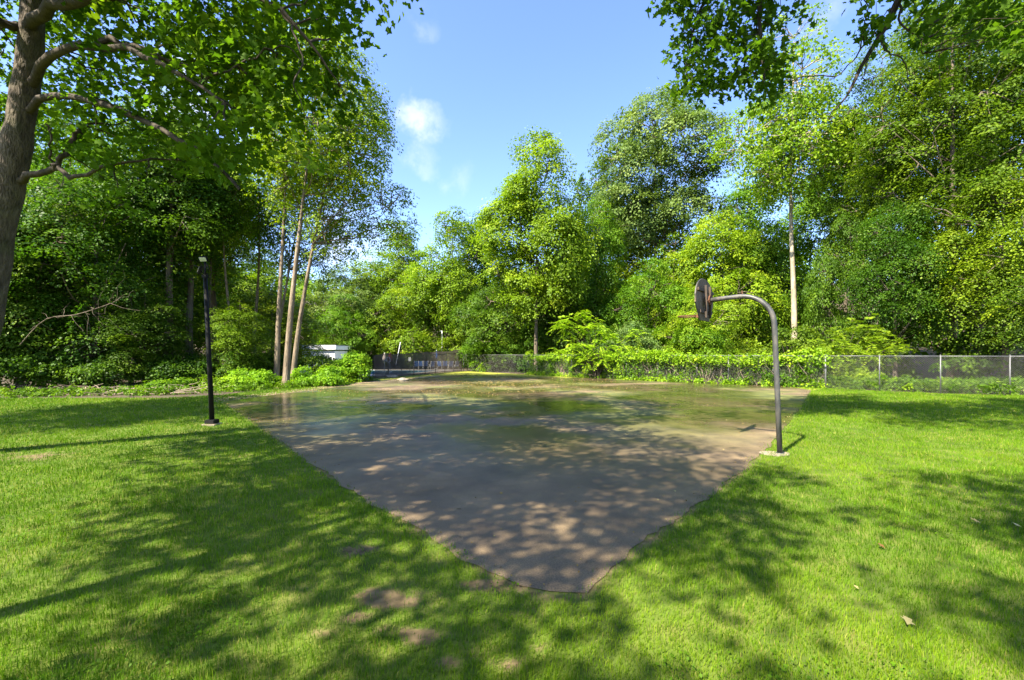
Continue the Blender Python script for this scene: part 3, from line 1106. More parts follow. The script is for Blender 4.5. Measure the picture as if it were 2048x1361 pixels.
# ---- trees behind the chain-link fence
W1 = T('slim forked tree with yellow-green crown rising behind the middle of the fence', 1072, 47, 268, 225, 101, cb=.17, tr=.26, leaf='leaf_yellow', ncl=760, per=74, rc=1.35, ls=0.244, nlobe=27, tint=.4)
reg(W1, 47, 268, 225)
W2 = T('tall broad tree with silvery green crown standing above the others against the sky', 1312, 56, 188, 285, 102, cb=.40, tr=.42, leaf='leaf_grey', ncl=800, per=74, rc=1.5, ls=0.277, nlobe=32, tint=.45)
reg(W2, 56, 188, 285)
W3 = T('airy sycamore with pale mottled trunk and white limbs beside the hoop', 1588, 40, 25, 300, 103, name='sycamore_tree', cb=.42, tr=.33, leaf='leaf_yellow', bark='bark_syc', ncl=470, per=48, rc=1.35, ls=0.252, nlobe=32, tint=.62, inner=.1, tilt=.75, twigs=300)
reg(W3, 40, 25, 300)
W4 = T('bright yellow-green tree filling the gap below the silvery tree', 1440, 47, 425, 260, 104, cb=-.06, tr=.2, leaf='leaf_yellow', ncl=700, per=66, rc=1.2, ls=0.227, nlobe=28, tint=.5)
reg(W4, 47, 425, 260)
W5 = T('deep green bushy tree behind the left end of the chain-link fence', 1010, 54, 540, 210, 105, cb=-.08, tr=.16, leaf='leaf_dark', ncl=560, per=66, rc=1.0, ls=0.210, nlobe=24, tint=.45)
reg(W5, 54, 540, 210)
W6 = T('huge dark maple filling the right side behind the fence', 1905, 31, -70, 350, 106, cb=.13, tr=.36, leaf='leaf_dark', ncl=640, per=100, rc=1.25, ls=0.176, fol=dict(flat=.09, droop=.55, upb=1.1), nlobe=48, tint=.5)
reg(W6, 31, -70, 350)
W7 = T('layered maple with lower boughs over the right end of the fence', 2010, 27.5, 330, 260, 107, cb=.14, tr=.2, leaf='leaf_mid', ncl=400, per=100, rc=1.15, ls=0.130, fol=dict(flat=.09, droop=.55, upb=1.1), nlobe=28, tint=.42)
reg(W7, 27.5, 330, 260)
W8 = T('rounded sunlit tree at the foot of the gap of sky', 905, 64, 412, 170, 108, cb=-.02, tr=.25, leaf='leaf_yellow', ncl=640, per=63, rc=1.35, ls=0.269, nlobe=28, tint=.42)
reg(W8, 64, 412, 170)

C(W4, 'leafy tree under the sycamore, left of its pale trunk', 1525, 46, 440, 190, 1.3, leaf='leaf_mid')
C(W4, 'green tree between the slim forked tree and the silvery tree', 1195, 52, 400, 165, 2.5, leaf='leaf_mid')
C(W5, 'dark low tree under the slim forked tree', 1115, 53, 545, 190, .7)
C(W5, 'green bushy tree below the trunk of the silvery tree', 1300, 45, 520, 200, 2.1, leaf='leaf_mid')
C(W5, 'low bushy tree behind the hoop backboard', 1415, 38, 570, 210, 4.0, leaf='leaf_yellow')
C(W5, 'dark low tree right of the pale sycamore trunk', 1700, 36, 430, 170, 5.0)
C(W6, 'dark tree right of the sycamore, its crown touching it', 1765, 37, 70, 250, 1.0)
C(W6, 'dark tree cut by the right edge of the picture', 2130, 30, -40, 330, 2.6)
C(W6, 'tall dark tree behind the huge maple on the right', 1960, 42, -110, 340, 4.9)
C(W7, 'drooping green tree over the fence left of the right-hand maple', 1790, 31, 400, 190, 2.0, leaf='leaf_dark')
C(W7, 'low branching maple by the fence at the far right', 2120, 24.5, 430, 230, 4.1, leaf='leaf_dark')
C(W8, 'dusky tree on the rise left of the sunlit rounded tree', 795, 74, 436, 170, .9, leaf='leaf_mid')
C(W8, 'hazy bright tree far behind the tall bare trunks', 690, 66, 530, 170, 2.2, leaf='leaf_grey')
C(W5, 'big-leaved green tree directly above the dark screen fence', 815, 64, 555, 200, 3.0, leaf='leaf_mid')
C(W5, 'green tree above the white pool house', 690, 60, 590, 150, 1.1, leaf='leaf_mid')
C(W8, 'dark-topped tree on the slope behind the slim forked tree', 965, 72, 420, 150, 4.4, leaf='leaf_dark')
C(W8, 'dark tree on the slope between the forked and silvery trees', 1190, 66, 330, 190, 5.2, leaf='leaf_dark')
C(W8, 'green tree filling the gap under the crown of the silvery tree', 1300, 64, 380, 210, 2.0, leaf='leaf_yellow')
C(W8, 'green tree on the slope behind the sycamore', 1500, 66, 350, 220, 3.3, leaf='leaf_mid')
C(W2, 'tall tree behind the right-hand maples', 1690, 58, 250, 240, 1.7, leaf='leaf_mid')

C(W5, 'low leafy tree left of the pool house', 610, 62, 585, 150, .2, leaf='leaf_mid')
C(W5, 'low leafy tree right of the pool house', 735, 68, 590, 170, 5.5, leaf='leaf_yellow')
C(W5, 'dim low tree behind the right end of the dark screen', 925, 64, 585, 160, 1.6, leaf='leaf_mid')
C(W5, 'dim tree seen past the bare trunk of the slim forked tree', 1068, 60, 500, 190, 3.6, leaf='leaf_dark')
C(W5, 'dim low tree seen past the sycamore trunk', 1600, 48, 540, 190, .9, leaf='leaf_mid')
C(W5, 'dim low tree left of the sycamore trunk', 1350, 52, 470, 190, 2.9, leaf='leaf_yellow')

# ---- trees on the left
L1 = T('tallest of the bare straight trunks at the court corner, its crown against the sky', 571, 27.4, 45, 310, 121, cb=.50, tr=.24, leaf='leaf_mid', bark='bark_pale', ncl=470, per=50, rc=.9, ls=0.160, fol=dict(flat=.10, droop=.45, upb=1.0), nlobe=25, lean=(2.1, .3), tint=.58)
reg(L1, 27.4, 45, 310)
L2 = T('straight pale trunk just left of the tallest bare trunk', 553, 29.5, 110, 210, 122, cb=.52, tr=.22, leaf='leaf_mid', bark='bark_pale', ncl=250, per=50, rc=.9, ls=0.160, fol=dict(flat=.10, droop=.45, upb=1.0), nlobe=19, lean=(.4, 1), tint=.58)
reg(L2, 29.5, 110, 210)
L3 = T('bare trunk leaning right with a long bough towards the gap of sky', 584, 29.8, 140, 300, 123, cb=.36, tr=.21, leaf='leaf_mid', bark='bark_pale', ncl=430, per=50, rc=.95, ls=0.160, fol=dict(flat=.10, droop=.45, upb=1.0), nlobe=27, lean=(3.4, .5), tint=.55)
reg(L3, 29.8, 140, 300)
L4 = T('thick dark old trunk behind the lamp post', 335, 28.5, 180, 260, 124, cb=.34, tr=.36, leaf='leaf_dark', ncl=430, per=84, rc=1.1, ls=0.168, fol=dict(flat=.10, droop=.5, upb=1.0), nlobe=28, lean=(.6, 0), tint=.5)
reg(L4, 28.5, 180, 260)
L5 = T('dense dark tree at the left edge of the woods', 190, 26.5, 270, 270, 125, cb=-.05, tr=.22, leaf='leaf_dark', ncl=480, per=92, rc=1.1, ls=0.160, fol=dict(flat=.09, droop=.5, upb=1.0), nlobe=38, tint=.5)
reg(L5, 26.5, 270, 270)
C(L2, 'slender pale trunk between the lamp post and the bare trunks', 466, 31, 270, 140, 2.4)
C(L2, 'slender trunk half hidden just left of the bare trunks', 508, 35, 290, 150, 4.4)
C(L3, 'dark curved trunk hidden behind the pale bare trunks', 546, 33, 260, 200, .5, leaf='leaf_dark')
C(L4, 'second thick trunk close beside the lamp post', 378, 30, 230, 220, 2.2)
C(L5, 'dark tree behind the big maple at the left edge', 40, 25.5, 300, 260, 1.8)
C(L5, 'dark tree beyond the left edge of the lawn', -110, 23.5, 250, 300, 3.4)
C(L5, 'tall dark tree deep in the woods on the left', 110, 36, 150, 300, 4.6)
C(L5, 'dark tree deep in the woods behind the lamp post', 300, 38, 330, 250, 5.6, leaf='leaf_mid')
C(L5, 'dark tree deep in the woods behind the slender pale trunk', 380, 44, 430, 180, .4, leaf='leaf_mid')
C(L5, 'low green tree behind the bare trunks', 545, 42, 560, 190, 2.8, leaf='leaf_mid')
C(L5, 'small leafy tree right of the lamp post', 480, 29.5, 590, 130, 3.8, leaf='leaf_mid')
C(W8, 'distant green tree seen between the slender trunks', 520, 62, 490, 170, 1.9, leaf='leaf_mid')
C(W8, 'distant green tree seen just right of the lamp head', 440, 60, 455, 170, 3.9, leaf='leaf_mid')
C(L2, 'slim dark trunk in the woods left of the thick old trunk', 262, 30, 240, 130, 1.4, leaf='leaf_dark', bark='bark')
C(L2, 'slim dark trunk halfway between the big maple and the lamp post', 205, 31.5, 250, 130, 3.1, leaf='leaf_dark', bark='bark')
C(L2, 'slim dark trunk deep in the woods near the left edge', 120, 30.5, 230, 140, 5.1, leaf='leaf_dark', bark='bark')
C(L2, 'slim dark trunk just right of the lamp post', 415, 32, 280, 130, .3, leaf='leaf_mid', bark='bark')
C(L4, 'tall green tree filling the wood behind the slender trunks', 430, 38, 290, 220, 5.2, leaf='leaf_mid')
C(L5, 'small dark tree left of the lamp post', 290, 27, 570, 170, 1.1)

# ---- trees beside and behind the photographer, whose shade falls on the lawn
def off(src, label, x, y, H, W, rz, leaf=None):
    H0, W0 = SIZE[src.name]
    return copy_tree(src, x, y, rz, W / W0, H / H0, label, None, leaf)


off(W3, 'tall shade tree behind the viewpoint on the left', -7.0, -7.5, 17, 10.0, 2.0)
off(L1, 'tall shade tree directly behind the viewpoint', 2.4, -5.5, 18, 12.5, 3.6)
off(W3, 'shade tree just left of the viewpoint', -7.6, .2, 17, 9.5, 5.0)
off(W3, 'shade tree on the left lawn beyond the frame', -21.5, 9.0, 18, 10.0, 4.2)









# ------------------------------------------------------------------ far woods and undergrowth
def hillside_woods():
    rng = np.random.default_rng(200)
    pos, outv = [], []
    spots = []
    for i in range(330):
        if i < 210:
            y = rng.uniform(76, 135); x = rng.uniform(-1.35, 1.35) * y
        elif i < 270:
            y = rng.uniform(40, 80); x = rng.uniform(-1.5, -.85) * y - 4
        else:
            y = rng.uniform(36, 78); x = rng.uniform(.95, 1.5) * y
        spots.append((x, y))
    for x, y in spots:
        z = float(ground_z(np.array(x), np.array(y)))
        h = rng.uniform(9, 15); r = rng.uniform(3.2, 5.5)
        d = unit(rng.normal(size=(15, 3)))
        d[:, 2] = np.abs(d[:, 2]) * 1.1 - .25
        p = np.array((x, y, z + h * .55)) + d * np.array((r, r, h * .5)) * rng.uniform(.75, 1.05, (15, 1))
        pos.append(p); outv.append(d)
    pos = np.concatenate(pos); outv = np.concatenate(outv)
    m = foliage_mesh('woods', rng, pos, outv, 19, 1.9, .70, 'quad', M['leaf_yellow'], tint=.3, tvar=.25, tilt=.45)
    tag(obj('woods', m), 'mass of green woods covering the far hillside', 'woods', kind='stuff')


hillside_woods()


def strip_cloud(rng, line, n, spread, zlo, zhi):
    line = np.asarray(line, dtype=float)
    seg = np.linalg.norm(np.diff(line, axis=0), axis=1)
    cum = np.concatenate([[0], np.cumsum(seg)])
    t = rng.random(n) * cum[-1]
    x = np.interp(t, cum, line[:, 0]); y = np.interp(t, cum, line[:, 1])
    x = x + rng.normal(size=n) * spread; y = y + rng.normal(size=n) * spread
    z = rng.uniform(zlo, zhi, n)
    return np.stack([x, y, z], 1), t


def make_shrub(name, label, px, Y, top, Wpx, seed, leaf='leaf_yellow', ncl=150, per=44, rc=.42, ls=.13, shape='quad', tint=.5, cat='shrub', D=None, group=None, tvar=.2):
    rng = np.random.default_rng(seed)
    x = tx(px, Y); H = th(top, Y); W = Wpx / F * Y
    root = empty(name, (x, Y, 0))
    tag(root, label, cat, group)
    lobes = auto_lobes(rng, np.array((0, 0, H * .45)), (W / 2, (D or W) / 2, H * .55), 14, .25, .45)
    pos, outv = clusters_in_lobes(rng, lobes, ncl, .1)
    pos[:, 2] = np.maximum(pos[:, 2], .08)
    Tb = Tubes()
    for k in range(9):
        q = pos[rng.integers(len(pos))]
        b = np.array((q[0] * .3, q[1] * .3, -.05))
        Tb.add(bez([b, b * .3 + q * .7 + (0, 0, .1), q], 6), np.linspace(.03, .008, 6), 5)
    obj('stem', Tb.mesh('stem', M['twig']), root)
    obj('foliage', foliage_mesh('foliage', rng, pos, outv, per, rc, ls, shape, M[leaf], tint=tint, tvar=tvar, tilt=.5, droop=.3), root)
    return root


make_shrub('shrub', 'bright green bush at the foot of the tallest bare trunk, on its left', 500, 27.0, 738, 120, 301, leaf='leaf_fresh', ncl=170)
make_shrub('shrub', 'feathery low bush right of the lamp post base', 435, 25.5, 752, 80, 302, ncl=110, leaf='leaf_mid')
make_shrub('shrub', 'sunlit bush between the tallest bare trunk and the screen fence', 640, 29.0, 728, 120, 303, leaf='leaf_fresh', ncl=180)
make_shrub('shrub', 'tall rounded bush hiding the left end of the screen fence', 705, 33.0, 697, 95, 304, leaf='leaf_fresh', ncl=230, rc=.5, ls=.15)
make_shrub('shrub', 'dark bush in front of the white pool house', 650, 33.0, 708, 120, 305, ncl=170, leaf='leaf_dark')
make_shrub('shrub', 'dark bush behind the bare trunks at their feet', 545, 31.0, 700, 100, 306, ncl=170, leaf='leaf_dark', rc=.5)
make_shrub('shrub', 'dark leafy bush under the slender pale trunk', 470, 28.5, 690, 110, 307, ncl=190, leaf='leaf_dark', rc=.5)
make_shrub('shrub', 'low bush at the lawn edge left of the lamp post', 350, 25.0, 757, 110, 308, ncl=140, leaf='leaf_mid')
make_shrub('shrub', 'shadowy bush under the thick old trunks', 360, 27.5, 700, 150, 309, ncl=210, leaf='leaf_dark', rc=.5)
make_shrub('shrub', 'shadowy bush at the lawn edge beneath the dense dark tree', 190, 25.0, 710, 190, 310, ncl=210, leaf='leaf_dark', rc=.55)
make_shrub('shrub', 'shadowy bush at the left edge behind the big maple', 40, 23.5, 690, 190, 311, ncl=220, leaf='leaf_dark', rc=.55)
make_shrub('shrub', 'dark bush behind the chain-link fence below the slim forked tree', 1060, 50.0, 640, 130, 312, ncl=220, leaf='leaf_dark', rc=.7, ls=.2)
make_shrub('shrub', 'dark bush behind the yellow sumac', 1200, 43.0, 640, 130, 313, ncl=220, leaf='leaf_dark', rc=.65, ls=.19)
make_shrub('shrub', 'pale green rounded bush right of the yellow sumac', 1270, 39.5, 640, 140, 314, ncl=240, leaf='leaf_grey', rc=.6, ls=.17)
make_shrub('shrub', 'green bush left end of the chain-link fence beside the screen', 975, 52.5, 672, 110, 315, ncl=220, leaf='leaf_mid', rc=.65, ls=.19)
make_shrub('shrub', 'dark bush behind the fence under the hoop backboard', 1400, 36.0, 640, 160, 316, ncl=240, leaf='leaf_mid', rc=.6, ls=.17)
make_shrub('shrub', 'dark bush behind the fence right of the hoop pole', 1600, 31.0, 640, 150, 317, ncl=240, leaf='leaf_dark', rc=.55, ls=.16)
make_shrub('shrub', 'round green bush behind the wire, beside the thick corner post', 1705, 27.6, 728, 110, 318, ncl=150, leaf='leaf_mid', rc=.4)
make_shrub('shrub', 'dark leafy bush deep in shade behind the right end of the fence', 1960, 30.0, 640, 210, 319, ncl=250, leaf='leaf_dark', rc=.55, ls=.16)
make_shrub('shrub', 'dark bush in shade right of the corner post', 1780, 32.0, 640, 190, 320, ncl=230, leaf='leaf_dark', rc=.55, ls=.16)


def low_growth():
    rng = np.random.default_rng(330)
    line = [(-45, 21.6), G(-100, 793), G(100, 793), G(220, 790), G(330, 790), G(440, 785), G(560, 778), G(640, 772), G(735, 761)]
    pos, t = strip_cloud(rng, line, 620, .45, .03, .38)
    m = foliage_mesh('ground_cover', rng, pos, unit(rng.normal(size=pos.shape) * (1, 1, .3)), 34, .30, .10, 'quad', M['leaf_mid'], tint=.42, tilt=.5)
    tag(obj('undergrowth', m), 'low weeds and ivy along the edge between lawn and woods', 'undergrowth', kind='stuff')
    line = [(x * 1.035 + .3, y * 1.035) for x, y in FENCE[9:]]
    pos, t = strip_cloud(rng, line, 520, .7, .05, .75)
    m = foliage_mesh('ivy_bank', rng, pos, unit(rng.normal(size=pos.shape) * (1, 1, .3)), 36, .38, .12, 'quad', M['leaf_mid'], tint=.4, tilt=.5)
    tag(obj('ivy_bank', m), 'ankle-high ivy covering the ground behind the right end of the fence', 'ground cover', kind='stuff')
    # thatch of dead twigs and brush on the floor at the left
    Tb = Tubes()
    for i in range(240):
        x = rng.uniform(-30, -17); y = rng.uniform(21.8, 25.5)
        a = rng.uniform(0, 6.28); l = rng.uniform(.4, 1.9)
        p0 = np.array((x, y, rng.uniform(.02, .25))); p1 = p0 + np.array((math.cos(a) * l, math.sin(a) * l * .6, rng.uniform(-.1, .35)))
        p1[2] = max(p1[2], .02)
        Tb.add(wobble(rng, p0, p1, 4, .05), np.linspace(.025, .008, 4), 4)
    tag(obj('brush_debris', Tb.mesh('brush_debris', M['dead'])), 'heap of dead reddish twigs at the edge of the woods', 'debris', kind='stuff')


low_growth()


def fence_vines():
    rng = np.random.default_rng(340)
    # heavy drape over the top rail
    line = np.array(FENCE[2:11])
    pos, t = strip_cloud(rng, line, 640, .22, 1.72, 2.7)
    hump = vnoise(t * .45, t * 0, 3)
    pos = pos[pos[:, 2] < 1.95 + .6 * hump]
    p2, t2 = strip_cloud(rng, line + np.array((.15, .35)), 900, .2, .1, 1.95)
    k = vnoise(t2 * .6, p2[:, 2] * .8, 9) > .36
    p2 = p2[k]
    p3, t3 = strip_cloud(rng, line + np.array((-.05, -.18)), 120, .08, .04, .22)
    for nm, pp, lf, lab in (('vine', pos, 'leaf_lime', 'bright yellow-green vine draped along the top of the chain-link fence'),
                            ('creeper', p2, 'leaf_mid', 'tangle of creepers pressed against the back of the chain-link fence'),
                            ('ivy', p3, 'leaf_lime', 'low ivy creeping along the foot of the chain-link fence')):
        m = foliage_mesh(nm, rng, pp, unit(rng.normal(size=pp.shape) + (0, -.6, 0)), 34, .42, .15, 'quad', M[lf], tint=.35, tilt=.55, flat=.3)
        tag(obj(nm, m), lab, 'vine', kind='stuff')
    # dry stems of the creepers
    Tb = Tubes()
    for i in range(150):
        q = strip_cloud(rng, line + np.array((.1, .25)), 1, .1, 0, .1)[0][0]
        e = q + np.array((rng.normal() * .5, rng.normal() * .1, rng.uniform(.8, 2.1)))
        Tb.add(wobble(rng, q, e, 5, .07), np.linspace(.02, .008, 5), 4)
    tag(obj('vine_stems', Tb.mesh('vine_stems', M['dead'])), 'dry bare vine stems climbing behind the fence wire', 'vine', kind='stuff')


fence_vines()


def sumac():
    def one(label, base, tips, seed, leaf, length, per):
        rng = np.random.default_rng(seed)
        root = empty('sumac_shrub', base)
        tag(root, label, 'shrub')
        b0 = np.array(base)
        Tb = Tubes()
        B, D, Ln = [], [], []
        for tp in tips:
            q = P(*tp) - b0
            Tb.add(bez([np.array((rng.normal() * .15, rng.normal() * .1, -.05)), q * (.35, .5, .6) + rng.normal(size=3) * .08, q], 8), np.linspace(.045, .015, 8), 6)
            a = rng.random(per) * 2 * np.pi
            d = np.stack([np.cos(a), np.sin(a) * .8 - .2, rng.uniform(-.5, .9, per)], 1)
            B.append(q + rng.normal(size=(per, 3)) * (.28, .25, .22)); D.append(d); Ln.append(length * rng.uniform(.6, 1.15, per))
        v, f = fronds(rng, np.concatenate(B), np.concatenate(D), np.concatenate(Ln))
        tn = np.clip(.5 + .22 * np.random.default_rng(seed + 1).normal(size=len(v) // 4), 0, 1)
        obj('stem', Tb.mesh('stem', M['twig']), root)
        obj('foliage', np_mesh('foliage', v, f, M[leaf], tint=np.repeat(tn, 4)), root)
    g = G(1195, 757.5)
    y = g[1]
    one('vivid yellow-green sumac arching over the chain-link fence', (g[0], y, 0),
        [(1130, 640, y), (1160, 630, y + .3), (1188, 642, y), (1140, 662, y - .3), (1172, 660, y - .2), (1205, 668, y - .3), (1150, 690, y - .4), (1215, 690, y - .4), (1185, 700, y - .5),
         (1240, 694, y - .4), (1262, 672, y - .2), (1268, 700, y - .4), (1235, 716, y - .6), (1205, 722, y - .6), (1128, 705, y - .2), (1170, 722, y - .5), (1250, 728, y - .5), (1225, 676, y), (1120, 652, y)], 401, 'leaf_lime', 1.0, 15)
    one('green sumac with drooping fronds over the fence beside the corner post', (*G(1690, 771), 0),
        [(1655, 712, 27.6), (1700, 725, 27.3), (1745, 720, 27.3), (1660, 700, 28), (1690, 690, 28.3), (1720, 680, 28.5), (1700, 705, 27.6), (1740, 695, 28), (1760, 672, 28.6), (1770, 700, 27.8), (1640, 695, 28), (1800, 690, 28), (1745, 655, 29), (1680, 665, 29), (1715, 650, 29)], 402, 'leaf_mid', .95, 12)


sumac()


# ------------------------------------------------------------------ chain-link fence
M['galv'] = surf_mat('galvanised_steel', [(.3, (.11, .115, .11)), (.7, (.19, .19, .185))], scale=6, rough=(.45, .6), bump=.05, metallic=.4)
M['wire'] = surf_mat('galvanised_wire', [(.3, (.16, .155, .14)), (.7, (.26, .25, .23))], scale=6, rough=(.5, .65), bump=0, metallic=.2)
M['black_steel'] = surf_mat('black_painted_steel', [(.3, (.004, .004, .004)), (.7, (.010, .009, .008))], scale=9, rough=(.6, .75), bump=.05, spec=.2)
M['concrete'] = surf_mat('concrete', [(.3, (.17, .135, .095)), (.6, (.27, .22, .155))], scale=8, rough=(.8, .9), bump=.4)


def chain_fence():
    root = empty('chain_link_fence', (*FENCE[0], 0))
    tag(root, 'galvanised chain-link fence running along the back and right of the court', 'fence')
    o = np.array((*FENCE[0], 0))
    FH = 2.02
    for i, (x, y) in enumerate(FENCE):
        b = np.array((x, y, 0)) - o
        thick = i in (0, 10)
        r = .052 if thick else .029
        p = MB().tube([b, b + (0, 0, FH + .03)], r, 10).build('post', M['galv'], root, smooth=True)
        MB().tube([b + (0, 0, FH + .031), b + (0, 0, FH + .06), b + (0, 0, FH + .08)], [r * 1.2, r * 1.1, r * .2], 10).build('post_cap', M['galv'], p, smooth=True)
        if i + 1 < len(FENCE):
            e = np.array((*FENCE[i + 1], 0)) - o
            MB().tube([b + (0, 0, FH), e + (0, 0, FH)], .022, 8).build('top_rail', M['galv'], root, smooth=True)
            L = np.linalg.norm(e - b)
            d = (e - b) / L
            nrm = np.array((-d[1], d[0], 0)) * -.045
            step = .105
            segs = []
            k = np.arange(-FH, L, step)
            for sgn in (1, -1):
                for a in k:
                    # wire from bottom (u=a) to top (u=a+FH), clipped to the bay
                    u0, u1 = max(a, 0), min(a + FH, L)
                    if u1 - u0 < .03: continue
                    z0, z1 = u0 - a, u1 - a
                    if sgn < 0: z0, z1 = FH - z0, FH - z1
                    segs.append((b + d * u0 + (0, 0, z0 + .03) + nrm, b + d * u1 + (0, 0, z1 + .03) + nrm * 1.1))
            p0 = np.array([q[0] for q in segs]); p1 = np.array([q[1] for q in segs])
            r = .0025
            s1 = np.cross(unit(p1 - p0), unit(nrm[None])); s2 = unit(nrm[None]) * np.ones_like(p0)
            ring = [s2 * r, -s2 * r * .5 + s1 * r * .87, -s2 * r * .5 - s1 * r * .87]
            v = np.stack([p0 + q for q in ring] + [p1 + q for q in ring], 1).reshape(-1, 3)
            f = (np.arange(len(p0))[:, None, None] * 6 + np.array([(0, 1, 4, 3), (1, 2, 5, 4), (2, 0, 3, 5)])[None]).reshape(-1, 4)
            w = obj('wire_mesh', np_mesh('wire_mesh', v, f, M['wire']), root)
            w['kind'] = 'stuff'


chain_fence()


# ------------------------------------------------------------------ pool yard behind the dark screen
def screen_fence():
    A = np.array((*G(748, 757.5), 0)); B = np.array((*G(925, 742.8), 0))
    root = empty('screen_fence', A)
    tag(root, 'black windscreen fabric fence hiding the pool at the back left of the court', 'fence')
    m, nt, L = mat('windscreen_fabric')
    out = N(nt, 'ShaderNodeOutputMaterial')
    tc = N(nt, 'ShaderNodeTexCoord')
    no = N(nt, 'ShaderNodeTexNoise', i_Scale=1.2, i_Detail=5.0)
    L(tc.outputs['Object'], no.inputs['Vector'])
    rp = ramp(nt, [(.35, (.085, .068, .058)), (.7, (.13, .106, .092))])
    L(no.outputs['Fac'], rp.inputs[0])
    df = N(nt, 'ShaderNodeBsdfDiffuse')
    L(rp.outputs[0], df.inputs[0])
    tr = N(nt, 'ShaderNodeBsdfTransparent')
    mx = N(nt, 'ShaderNodeMixShader')
    mx.inputs[0].default_value = .83
    tl = N(nt, 'ShaderNodeBsdfTranslucent')
    L(rp.outputs[0], tl.inputs[0])
    m3 = N(nt, 'ShaderNodeMixShader')
    m3.inputs[0].default_value = .4
    L(df.outputs[0], m3.inputs[1]); L(tl.outputs[0], m3.inputs[2])
    L(tr.outputs[0], mx.inputs[1]); L(m3.outputs[0], mx.inputs[2])
    L(mx.outputs[0], out.inputs[0])
    D = B - A
    n = 60
    rng = np.random.default_rng(9)
    v = []
    d = D / np.linalg.norm(D)
    nr = np.array((d[1], -d[0], 0))
    for i in range(n + 1):
        t = i / n
        H = 2.02 + .55 * t + .04 * math.sin(t * 22) + (.10 * max(0, math.sin(t * 15.7)) ** 4)
        for j in range(7):
            w = .05 * math.sin(t * 40 + j) * math.sin(j / 6 * math.pi)
            v.append(D * t + nr * w + (0, 0, .05 + (H - .05) * j / 6))
    f = [(i * 7 + j, i * 7 + 7 + j, i * 7 + 8 + j, i * 7 + 1 + j) for i in range(n) for j in range(6)]
    obj('screen_fabric', np_mesh('screen_fabric', v, f, m, smooth=True), root)
    for i in range(9):
        t = i / 8
        b = D * t - nr * .1
        MB().tube([b, b + (0, 0, 2.0 + .55 * t)], .035, 8).build('post', M['black_steel'], root, smooth=True)
    MB().tube([D * 0 - nr * .1 + (0, 0, 1.98), D - nr * .1 + (0, 0, 2.52)], .02, 6).build('top_rail', M['black_steel'], root, smooth=True)


screen_fence()


def plain(name, c, rough=.6, spec=.3):
    return surf_mat(name, [(.3, tuple(q * .85 for q in c)), (.7, c)], scale=5, rough=(rough - .08, rough + .08), bump=.05, spec=spec)


